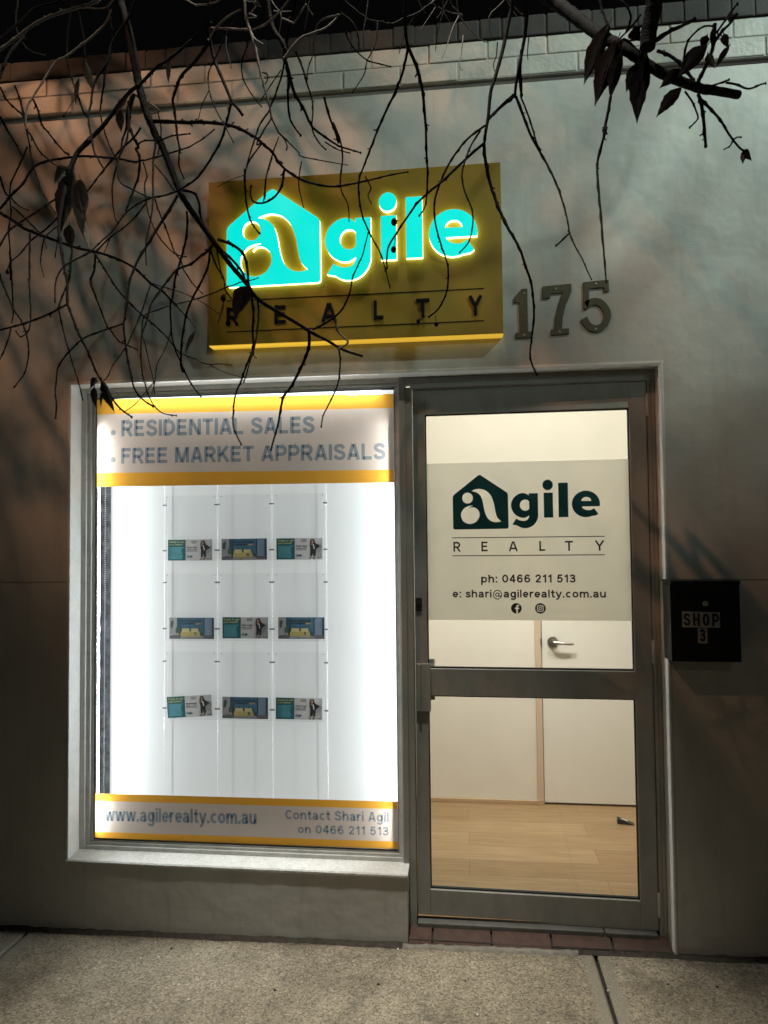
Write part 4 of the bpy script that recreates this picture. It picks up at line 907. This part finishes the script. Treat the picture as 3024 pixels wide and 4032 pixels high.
TW = [  # (parent limb, pixel path, start width, end width, options)
 (LIMB6, 'B160,330 110,410 40,500 0,545 A1560,540 1480,620 1440,720 1410,820 1425,900 1440,1040 1455,1150 1470,1244 E1465,200 1460,310 1500,415', 26, 10),
 (LIMB6, 'B330,850 315,920 290,1010 260,1120 200,1240 E1640,380 1560,455 1440,525 1340,560 1230,580 1140,620 1040,690 960,790 900,870 830,930 740,1020', 17, 10),
 (LIMB3, 'B170,180 0,340 A1560,330 1400,470 1280,550 1200,630 1130,705', 14, 22),
 (LIMB3, 'E560,390 520,560 490,740 482,860 500,1000 F525,120 550,250 550,400 600,540 650,670 720,800 780,950 830,1040 880,1120 930,1200 980,1260 1030,1300 1075,1332', 26, 11),
 (LIMB3, 'F550,410 430,475 330,520 220,560 100,595 0,620 -60,635', 15, 13),
 (LIMB1, 'A1240,990 1400,995 1550,1002 B0,1000 90,998 200,1005 330,1025 440,1070 540,1130 620,1200 670,1244 K1220,720 1300,775 1400,803 1470,805 S740,153 880,125 1000,95 1105,76', 28, 9),
 (LIMB1, 'E1170,270 1100,285 1000,265 880,250 750,240 640,240 520,255 400,275 300,310 240,370 190,460 100,550 40,620 0,670 -50,720', 14, 18),
 (LIMB1, 'E1170,275 1300,240 1430,200 1540,165 1600,130 1659,95 K925,560', 11, 9),
 (LIMB1, 'E1120,180 1140,130 1200,110 1300,110 1400,75 1550,55', 13, 10),
 (None, 'A0,710 60,820 130,890 190,950 215,1060 240,1180 E250,220 270,320 310,430 350,540 410,640 450,700', 14, 9),
 (None, 'A120,700 160,800 190,920 220,1060 250,1100 290,1180 330,1244 E390,260 450,310 540,350', 15, 11),
 (None, 'A910,80 860,190 750,300 620,400 540,460 460,500 400,580 340,680 270,790 225,870 210,960 215,1060', 13, 13, dict(m_='barklit')),
 (None, 'A270,810 310,900 340,1010 400,1090 480,1190 530,1244 E560,225', 15, 12),
 (None, 'A145,0 130,130 140,260 200,370 260,420 370,452', 16, 6, dict(m_='barklit')),
 (None, 'A905,20 850,65 760,70 680,55', 12, 8, dict(m_='barklit')),
 (None, 'A780,8 640,60 480,110 330,170 220,240 130,310 50,370 -20,420', 22, 22, dict(dd=-.5, m_='barklit')),
 (None, 'A480,8 300,60 180,160 60,270 -20,330', 20, 20, dict(dd=-.5)),
 (None, 'A200,300 90,420 40,520 0,620 -20,660', 20, 18, dict(dd=-.4)),
 (None, 'A1110,0 1040,160 960,280 910,370 870,520 800,620 760,720 740,860 720,950 740,1080 770,1244 E790,240 850,350', 24, 12),
 (None, 'A590,0 570,150 550,300 545,450 570,570 600,680 640,790 680,910 720,960', 20, 13),
 (None, 'A880,60 905,200 910,320', 12, 12), (None, 'A640,100 680,300 690,450 690,560', 15, 13),
 (None, 'A860,540 850,680 830,800 820,930 850,1060 890,1180 E930,225', 14, 9),
 (LIMB1, 'A1045,830 1050,1000 1030,1160 E960,270 960,380 990,460 1080,510 1160,550 1220,575', 15, 9),
 (LIMB1, 'A1095,770 1060,900 1055,1020 1090,1120 1130,1200 E1110,180 1140,250 1130,400 1100,490 1060,600 1030,680', 24, 13),
 (LIMB1, 'A1075,780 1040,900 1030,1050 E1000,100 985,200 960,290 920,460 920,620 940,740 960,780', 16, 8),
 (LIMB1, 'E1250,0 1270,120 1250,300 1250,560 1240,700 1210,850 1190,960 1195,1125', 15, 8),
 (LIMB1, 'A1100,775 1180,820 1260,870 1300,910 1240,930', 15, 9, dict(m_='barklit')),
 (LIMB1, 'A1290,920 1315,1050 1305,1180 E1290,220', 10, 8),
 (LIMB1, 'E1480,515 1580,540 1625,620 1640,740 1690,850', 20, 14),
 (LIMB1, 'E1450,560 1380,680 1290,820 1210,950 1130,1080 F1080,160 1055,240 1040,380 1020,520 1010,570 1020,700 1040,850 1070,980 1090,1080 1130,1150 1180,1200 1250,1245', 20, 12),
 (LIMB1, 'F1010,568 900,605 800,640 680,690 600,760 520,850 470,940 460,1050 450,1120 460,1220 455,1340', 13, 10),
 (LIMB1, 'E1525,690 1530,800 1510,960 1470,1100 F1460,100 1430,200 1410,350 1390,420 1395,550 1400,650 1430,780 1470,870 1500,940 1560,1060 1640,1165', 17, 10),
 (LIMB1, 'G400,-80 330,-10 300,10 F1560,80 1450,125 1390,190 1300,310 1230,420 1200,540 1160,660 1150,800 1160,960 1190,1080 1215,1160 1260,1240 1330,1300 1440,1320', 17, 8),
 (LIMB1, 'G365,-30 350,100 300,220 230,350 180,470 150,620 130,780 135,930 145,955', 15, 14),
 (None, 'E-40,680 0,700 100,760 200,830 300,870 420,915 520,950 640,990 780,1020 900,1055 1020,1105 1120,1170 F1230,240 1320,300 1390,370 1430,412', 22, 14),
 (None, 'F1430,412 1500,490 1560,550 1595,600', 13, 10, dict(m_='barklit')),
 (None, 'F785,15 860,130 940,260 1030,370 1150,490 1260,580 1370,690 1450,790 1520,830 1600,860 G280,880 360,903 450,897 545,908', 15, 6),
 (None, 'G365,905 450,950 560,990 640,1008', 5, 4), (None, 'F1240,240 1400,290 1500,320 1659,400 G440,490', 7, 4),
 (None, 'F780,0 770,130 740,220 770,320 820,450 870,580 900,620 970,710 1040,745 1120,780', 17, 8),
 (None, 'F1230,250 1190,370 1150,490 1090,630 1040,740 980,830 920,910 880,1000 850,1030', 10, 7),
 (None, 'F1390,420 1280,460 1190,495 1165,550 1160,650 1190,760 1220,900 1250,1020 1262,1140', 9, 7),
 (LIMB1, 'G520,262 440,300 380,325 F1560,380 1440,410', 9, 8),
 (LIMB1, 'F1400,600 1370,720 1320,830 1280,910 1265,1040 1240,1140', 10, 6), (LIMB1, 'F1260,1040 1180,1140 1100,1230 1010,1292', 7, 5),
 (None, 'F80,-20 95,200 105,400 110,480 95,560', 14, 7), (None, 'F-20,120 0,190 50,310 110,450 170,540 210,640 235,780 210,950 160,1030 115,1090', 15, 8),
 (None, 'E245,870 240,1040 240,1244 F235,200 245,350 250,530 230,630 170,675 130,630', 14, 9), (None, 'F90,610 60,720 0,860', 11, 8),
 (None, 'E450,590 300,690 180,770 80,840 20,930 -20,1010', 14, 13), (None, 'E470,740 380,830 250,930 170,1030 90,1100 60,1170', 13, 8),
 (None, 'E360,910 330,1090 F345,130 360,190', 9, 5), (None, 'E590,1000 565,1244 F580,100 560,220 520,320 480,430 490,500 520,640 560,780 600,920 640,1040 660,1120 675,1190', 15, 8),
 (None, 'E745,1015 F600,55 520,105 470,180 450,270 450,390', 13, 10), 
 (None, 'E0,400 40,530 90,580 150,640 230,680', 14, 9), (None, 'E225,160 150,330 90,460 80,580 90,700 70,850 82,1000 85,1244', 11, 10),
 (None, 'E100,650 200,740 320,860', 11, 9), (None, 'E470,810 370,900 380,990', 9, 7), (None, 'E480,870 450,1060', 9, 8), (None, 'A0,950 60,1060 120,1160 E175,230', 14, 9),
 (LIMB1, 'E1170,290 1200,400 1180,480 1200,650 1230,760 1300,900 1420,1030 1520,1060', 11, 8), (LIMB1, 'E1265,310 1340,400 1420,515', 10, 9),
 (LIMB1, 'E1265,590 1310,720 1370,870 1420,1010 1480,1100 F1500,130 1580,250 1650,320', 13, 8),
 (LIMB3, 'E1150,5 1090,90 1000,170 930,250 830,370 740,490 640,620', 15, 9),
 (LIMB1, 'E1200,610 1100,740 1000,830 900,900 780,1020', 12, 11), (LIMB1, 'E905,890 850,1030', 9, 7),
 (None, 'B445,0 450,120 470,200 500,290 540,440 570,570 600,700 640,840 660,960', 24, 14, dict(m_='barklit')),
 (None, 'B655,890 570,1010 530,1120 490,1244 K1060,740 1055,760', 12, 9), (None, 'B660,970 600,1060 540,1180 K1130,620 1080,690 1060,750 1060,850 1080,950 1120,1010', 11, 8),
 (None, 'B660,960 720,1080 770,1140 790,1200 780,1230 K1240,640', 12, 8), (None, 'B720,1080 800,1160 880,1240 K1300,675 1380,692 1500,713', 10, 6), (None, 'K1205,590 1155,740 1145,860', 7, 6), (None, 'K1060,755 990,780 940,808', 6, 4),
 (LIMB7, 'B860,0 830,150 800,280 770,400 768,480', 26, 26), (LIMB7, 'B768,480 750,600 700,750 650,885', 15, 11), (LIMB7, 'B775,490 800,640 795,800 810,960 850,1040 900,1105', 19, 12),
 (LIMB7, 'B778,500 820,660 850,760 930,900 990,1030 1100,1120 1210,1190 1300,1220 K1558,660', 26, 10), (LIMB7, 'B990,1035 1010,1100 1060,1180 1105,1220', 11, 9), (LIMB7, 'B860,420 920,570 950,680 990,800 1000,900 990,1020', 15, 10),
 (None, 'B1090,790 1130,940 1180,1070 1210,1170 K1440,530 1480,655 1470,800 S790,250 795,335', 17, 7), (LIMB7, 'B1100,1160 1200,1220 1300,1250', 10, 7),
 (LIMB6, 'B170,230 300,232 480,242 580,215 660,160 740,80 800,0', 14, 11, dict(m_='barklit')), (LIMB6, 'B415,75 300,140 200,240 150,330', 13, 11, dict(m_='barklit')),
 (None, 'B480,240 520,310 590,358', 12, 6, dict(m_='barklit')), (None, 'B400,110 330,220 270,330 200,480 150,590 150,720 200,880 270,1010 350,1160', 12, 7),
 (None, 'B465,250 470,350 420,500 430,640 500,770 580,870', 11, 8), (None, 'B310,240 290,370 335,555', 9, 6), (None, 'B580,590 630,610 620,670 590,700', 11, 8), (None, 'B740,570 640,720 570,830', 8, 6), (None, 'B150,740 90,870 65,980', 7, 4),
 (None, 'B1210,0 1225,110 1280,300 1340,400 1440,490 1540,520 1635,545', 15, 8), (None, 'B1220,120 1060,170 1010,300 1000,440 960,560 950,680', 13, 8, dict(m_='barklit')), (LIMB7, 'B1200,140 1100,230 920,300 840,370 765,475', 12, 12, dict(m_='barklit')),
 (None, 'B1230,110 1320,180 1370,290 1375,400', 11, 8), (None, 'B1440,490 1420,600 1360,700 1320,760', 9, 6), (None, 'B1530,180 1510,350 1450,480 1440,500', 11, 8), (None, 'B1450,0 1430,150 1410,280 1420,410', 10, 8),
 (None, 'B1250,0 1430,150 1530,180 C100,180 190,198 300,150 400,110 500,40', 17, 13), (None, 'B750,150 820,180 850,180 940,40', 12, 9, dict(m_='barklit')),
 (None, 'B0,20 80,40 200,20 240,-5', 13, 10, dict(m_='barklit')),
 (LIMB8, 'C322,400 290,560 230,730 130,940 50,1130 H60,240 20,370 35,540 90,690 160,820 195,930 225,1050', 20, 8), (LIMB8, 'C335,405 400,560 440,720 455,860 470,1050 475,1244 H470,300 465,440 450,530 415,580', 24, 10),
 (LIMB4, 'H838,105 850,230 880,370 920,490 990,650 1070,790 1110,910 1145,1010 1160,1120 1165,1250 1150,1380 1140,1490 1160,1570 1185,1615', 18, 9, dict(scale=1000/1659)),
 (LIMB4, 'H832,112 720,210 560,360 420,480 330,600 250,720 210,800 205,920', 14, 9, dict(scale=1000/1659)), (LIMB4, 'H845,-10 740,70 670,150 600,260 540,400 515,500 520,620 550,740 590,860 605,930 600,1050 570,1140 530,1200 480,1240', 12, 9, dict(scale=1000/1659)),
 (LIMB4, 'H815,25 760,110 720,210 695,310 710,410 760,540 765,640 740,750 680,820', 11, 7, dict(scale=1000/1659)), (LIMB5, 'C975,985 1080,880 1195,785', 13, 15), (LIMB5, 'C985,960 1090,855 1180,775', 10, 11),
 (LIMB5, 'C1252,410 1240,560 1250,775', 22, 18), (LIMB5, 'C1205,785 1290,1010 1330,1110 1390,1220 H1270,280 1330,420 1370,550 1390,640 1400,700 1440,790 1480,860 1510,930 1540,995', 18, 8), (LIMB5, 'C1245,790 1310,950 1370,1150 1405,1230', 11, 10), (LIMB5, 'H1400,690 1350,740 1310,775', 12, 8, dict(scale=1000/1659)),
 (LIMB2, 'D375,790 350,930 320,1080 H1640,0 1585,205 1580,310 1600,540 1620,790 1637,1010', 20, 10), (LIMB2, 'D700,360 850,260 960,210 1060,160', 32, 20, dict(dd=-.02)), (LIMB2, 'D755,415 850,450 950,530 1050,655', 22, 19),
 (LIMB2, 'D970,490 1000,350 1060,270 1140,215 1225,215', 15, 12), (LIMB2, 'D1225,190 1210,380 1160,520 1090,665', 24, 22), (LIMB2, 'D1230,330 1290,250 1350,190 1400,120', 22, 16), (LIMB2, 'D1240,265 1300,180 1340,120 1410,30', 17, 12),
 (LIMB2, 'D1040,725 1200,700 1340,650', 15, 11), (LIMB2, 'D1320,675 1400,690 1500,725 1600,690 1640,680', 17, 10), (LIMB2, 'D1090,770 1115,850 1135,1000 1150,1190', 24, 17), (LIMB2, 'D1105,805 1180,880 1270,980 1330,1080 1380,1150 1430,1210 1470,1235', 20, 13), (LIMB2, 'D980,745 1040,830 1070,900 1085,970 1020,1040', 13, 10),
 (LIMB2, 'D1375,1140 1410,1120 1440,1120', 11, 8), (LIMB2, 'D1370,1145 1350,1190 1300,1220', 11, 7), (LIMB2, 'D500,260 540,150 500,40 430,-10', 15, 12), (LIMB2, 'D280,-10 320,120 350,210', 18, 13), (LIMB2, 'D620,120 540,220 430,335', 13, 11), (LIMB2, 'D390,400 480,340 600,325', 14, 10, dict(m_='barklit')),
 (LIMB1, 'G705,330 720,480 715,640 720,760 690,850 650,950 620,1040 580,1130 560,1240 555,1390 580,1470 622,1555', 18, 10), (LIMB1, 'G755,385 765,500 745,680 720,800 690,890 660,1000 640,1050', 15, 8), (LIMB1, 'G720,780 725,830 745,850', 9, 8, dict(m_='barklit')),
 (LIMB1, 'G1175,635 1175,750 1140,860 1080,990 1010,1110 970,1160 945,1260 920,1400 880,1540 865,1600', 24, 11), (LIMB1, 'G1205,617 1300,570 1390,510 1460,430 1510,310 1530,200 1580,80 1615,0 S895,400', 15, 8),
 (LIMB1, 'G1390,530 1410,630 1480,700 1490,730 1415,778', 13, 12, dict(m_='barklit')), (LIMB1, 'G1420,785 1430,880 1415,1040 1380,1140 1320,1260 1290,1320 1275,1410', 13, 9),
 (LIMB1, 'S105,432 180,460 235,505 258,580 265,670', 14, 12, dict(scale=.7474)), (LIMB1, 'S95,465 180,540 230,600 250,655', 12, 10, dict(scale=.7474)), (None, 'S245,60 250,200 270,310 300,370 327,400', 10, 5, dict(scale=.7474)),
 (LIMB1, 'S455,60 440,150 400,210 340,240 290,230 275,190 280,150', 12, 7, dict(scale=.7474)), (None, 'S390,0 360,100 345,230', 7, 5, dict(scale=.7474)), (None, 'S545,20 530,140 555,260', 6, 5, dict(scale=.7474)), (None, 'S880,100 910,160 895,200 912,242', 6, 5, dict(scale=.7474)),
 (LIMB1, 'G480,280 570,250 620,230 700,215 760,195', 9, 6), (LIMB1, 'G360,-60 420,100 480,200 490,290 540,360', 15, 9), (LIMB1, 'G420,-60 450,120 490,250', 12, 9), (LIMB1, 'G480,330 470,440 435,555', 10, 8),
]
GRASS = [  # the fine twigs bunched at the top centre, painted in the lamplit tone
 ('C620,90 590,170 560,300 550,420', 8), ('C740,130 690,230 640,380 600,480', 9), ('C720,0 745,120 810,220 900,310 960,345', 10), ('C610,0 620,100 690,215', 9), ('C500,0 640,90 770,120', 10), ('C540,0 380,130 310,250', 9), ('C550,60 430,240', 8), ('C640,20 560,150', 8),
 ('C775,290 760,440 745,530 770,580', 9), ('C1055,340 1045,460 1020,530 1040,590', 9), ('C1110,0 1000,110 990,200 1000,340', 9), ('C1190,50 1260,120', 9), ('C1310,310 1300,430 1305,490', 9), ('C80,180 60,320 10,470', 10), ('C410,0 470,110', 11), ('C1130,0 1240,170', 10), ('C300,250 280,330 250,440', 9), ('C670,0 700,60 770,130', 8), ('B970,0 960,90 930,250', 8), ('B1000,120 960,60 940,0', 8), ('B660,0 740,120 720,290', 8), ('B480,110 540,140 440,150', 9), ('B450,0 500,10 540,40 480,120', 9), ('B680,90 740,95 820,92', 9)]
nm = 0
merged = []
for e in TW:
    par_, s_, w0, w1 = e[:4]; kw = e[4] if len(e) > 4 else {}
    twig(s_, w0, w1, parent=par_, **kw)
for s_, w_ in GRASS: merged.append(twig(s_, w_, w_*.6, m_='barklit', knots=False, name='fine_twig', dd=.1, parent=LIMB8))
for a_ in [('E', 590, 380, 500, 860, 190, 'leaf'), ('E', 612, 420, 735, 1012, 120, 'leafpale'), ('E', 570, 800, 585, 1012, 110, 'leafred'), ('E', 655, 430, 700, 770, 150, 'leafred'), ('E', 545, 330, 440, 470, 110, 'leafpale'), ('E', 600, 360, 560, 700, 120, 'leaf')]: leaf(*a_, parent=LIMB3)
for a_ in [('A', 700, 510, 770, 760, 80, 'leafpale'), ('A', 645, 640, 615, 865, 46, 'leafpale'), ('A', 1385, 500, 1375, 685, 50, 'leafpale'), ('A', 985, 900, 990, 1085, 80, 'leafred'), ('A', 1030, 800, 930, 950, 60, 'leafred'), ('B', 520, 0, 580, 60, 50, 'leafpale')]: leaf(*a_, parent=LIMB1)
for a_ in [('F', 835, 1035, 940, 1300, 90, 'leaf'), ('F', 770, 1090, 785, 1268, 66, 'leafred'), ('F', 785, 1015, 735, 1105, 66, 'leafred'), ('F', 830, 1140, 825, 1260, 26, 'leaf')]: leaf(*a_, parent=LIMB3)
for a_ in [('G', 668, 270, 560, 500, 150, 'leafred'), ('G', 620, 330, 570, 560, 100, 'leaf'), ('G', 690, 300, 620, 480, 90, 'leaf'), ('G', 240, 640, 160, 825, 44, 'leafpale')]: leaf(*a_, parent=LIMB1)
for a_ in [('D', 360, 200, 155, 695, 170, 'leafred'), ('D', 430, 330, 245, 870, 190, 'leafred'), ('D', 460, 430, 370, 820, 120, 'leaf'), ('D', 655, 420, 590, 1015, 190, 'leaf'), ('D', 600, 520, 500, 755, 110, 'leaf'), ('D', 1160, 370, 920, 640, 150, 'leaf'), ('D', 960, 570, 770, 725, 110, 'leaf'), ('D', 950, 720, 745, 960, 120, 'leafred'), ('D', 560, 235, 620, 340, 120, 'leafred'),
           ('D', 1160, 290, 1120, 420, 80, 'leafred'), ('D', 1300, 280, 1340, 400, 70, 'leafred'), ('D', 1340, 380, 1230, 560, 56, 'leaf'), ('D', 1170, 440, 1225, 560, 80, 'leafpale'), ('D', 1210, 230, 1220, 420, 50, 'leaf'), ('D', 450, 330, 600, 400, 90, 'leafred'), ('D', 1330, 150, 1430, 110, 60, 'leaf'), ('L', 1555, 650, 1590, 695, 40, 'leaf'), ('L', 1555, 670, 1550, 710, 26, 'leafred')]: leaf(*a_, parent=LIMB2)
# hanging seed pods
def pod(tag_, x, y, r, stalk=None, parent=LIMB4):
    o = CROP[tag_]; X, Yp = o[0]+x*o[2], o[1]+y*o[2]; Y = depth(X, Yp)-.01; c = at(X, Yp, Y); mb = MB(); mb.ball(c, r*o[2]*(Y-CAM.y)/FPX, sz=1.25, seg=8)
    if stalk: mb.tube([at(o[0]+stalk[0]*o[2], o[1]+stalk[1]*o[2], Y), c], .0010, 5)
    return mb.build('seed_pod', M['bark'], parent)
pod('S', 1033, 340, 17, (1060, 330)); pod('S', 1030, 485, 15, (1040, 420)); pod('G', 475, 362, 24, (500, 320), LIMB1); pod('G', 515, 565, 22, (540, 500), LIMB1); pod('S', 1160, 862, 11, (1200, 835)); pod('S', 1255, 878, 11, (1250, 835)); pod('A', 520, 945, 11, (600, 820), LIMB3); pod('E', 60, 1185, 16, (70, 1140), LIMB3)
# unseen branches added between the street lamps and the wall to cast shadows
mb = MB(); cr_ = random.Random(5)
def grow(p, d, ln, r, lv):
    pts = [p]; n = 5
    for i in range(n):
        d = (d+Vector((cr_.uniform(-.3, .3), cr_.uniform(-.3, .3), cr_.uniform(-.32, .14)))).normalized(); p = p+d*ln/n
        p.z = max(p.z, 3.22+.36*(p.y+2.8)); pts.append(p.copy())
    mb.tube([tuple(q) for q in pts], [r*(1-.5*i/n) for i in range(n+1)], 5)
    if lv > 0:
        for _ in range(4 if lv > 1 else 3):
            q = pts[cr_.randint(1, n)]; dd = (d+Vector((cr_.uniform(-1, 1), cr_.uniform(-1, 1), cr_.uniform(-.7, .5)))).normalized(); grow(q.copy(), dd, ln*.62, r*.55, lv-1)
for tgt in [(-2.9, -1.6, 4.6), (-2.4, -2.4, 4.8), (-1.9, -1.2, 4.4), (-1.2, -1.8, 4.6), (-.4, -1.1, 4.3), (.3, -1.5, 4.4), (1.0, -1.3, 4.2), (1.7, -1.6, 4.3), (-3.2, -2.8, 4.4), (2.2, -1.9, 4.1)]:
    p0 = Vector((-1.46, -3.25, 3.05)); v = Vector(tgt)-p0; mid = p0+v*.45+Vector((0, 0, .35))
    cv = catmull([tuple(p0), tuple(mid), tuple(p0+v*.75+Vector((0, 0, .2)))], 5); mb.tube(cv, [.03-.014*i/(len(cv)-1) for i in range(len(cv))], 6)
    grow(Vector(cv[-1]), v.normalized(), .95, .015, 3)
o = mb.build('shadow_crown', M['bark'], TREE); o.location = -TREE.location
def shadow_branches(lampp, targets, f0, f1, bias, rad, seed):  # unseen branches set on the lamp-to-wall lines to streak the wall with shadow
    global mb
    mb = MB(); r_ = random.Random(seed); Lp = Vector(lampp)
    hub = None
    for t_ in targets:
        p = Lp.lerp(Vector(t_), r_.uniform(f0, f1)); d = (Vector(bias)+Vector((r_.uniform(-.5, .5), r_.uniform(-.6, .6), r_.uniform(-.5, .5)))).normalized()
        pts = [p-d*.35]; q = p-d*.35; dd = d.copy()
        for i in range(7): dd = (dd+Vector((r_.uniform(-.25, .25), r_.uniform(-.25, .25), r_.uniform(-.25, .25)))).normalized(); q = q+dd*.11; pts.append(q.copy())
        if hub is None:                                  # a bough from the trunk carries these added branches
            hub = [p.copy()]; k0 = Vector((-1.46, -3.24, 3.05)); md = k0.lerp(p, .5)+Vector((0, 0, .5)); cv = catmull([tuple(k0), tuple(md), tuple(p)], 6)
            mb.tube(cv, [.045-.03*i/(len(cv)-1) for i in range(len(cv))], 7)
        else:
            near = min(hub, key=lambda h: (h-p).length); mb.tube([tuple(near), tuple(near.lerp(p, .5)+Vector((0, 0, .04))), tuple(p)], [.005, .004, .003], 4); hub.append(p.copy())
        r0 = rad*r_.uniform(.4, 1.5); mb.tube([tuple(v) for v in pts], [r0*(1-.08*i) for i in range(8)], 5)
        for i in range(3):
            a_ = pts[r_.randint(1, 6)]; e = (dd+Vector((r_.uniform(-1, 1), r_.uniform(-1, 1), r_.uniform(-1, 1)))).normalized(); mb.tube([tuple(a_), tuple(a_+e*.12), tuple(a_+e*.22+Vector((0, 0, -.03)))], [r0*.5, r0*.4, r0*.25], 4)
    o = mb.build('shadow_crown', M['bark'], TREE); o.location = -TREE.location
hr = random.Random(21)
shadow_branches((-3.9, -4.2, 7.0), [(hr.uniform(-2.4, .6), 0, hr.uniform(1.6, 3.6)) for _ in range(80)], .25, .55, (.55, 0, -.85), .010, 31)
shadow_branches((3.8, -2.9, 5.9), [(hr.uniform(-2.3, 1.6), 0, hr.uniform(-.2, 2.6)) for _ in range(34)], .12, .33, (-.6, 0, -.6), .005, 32)
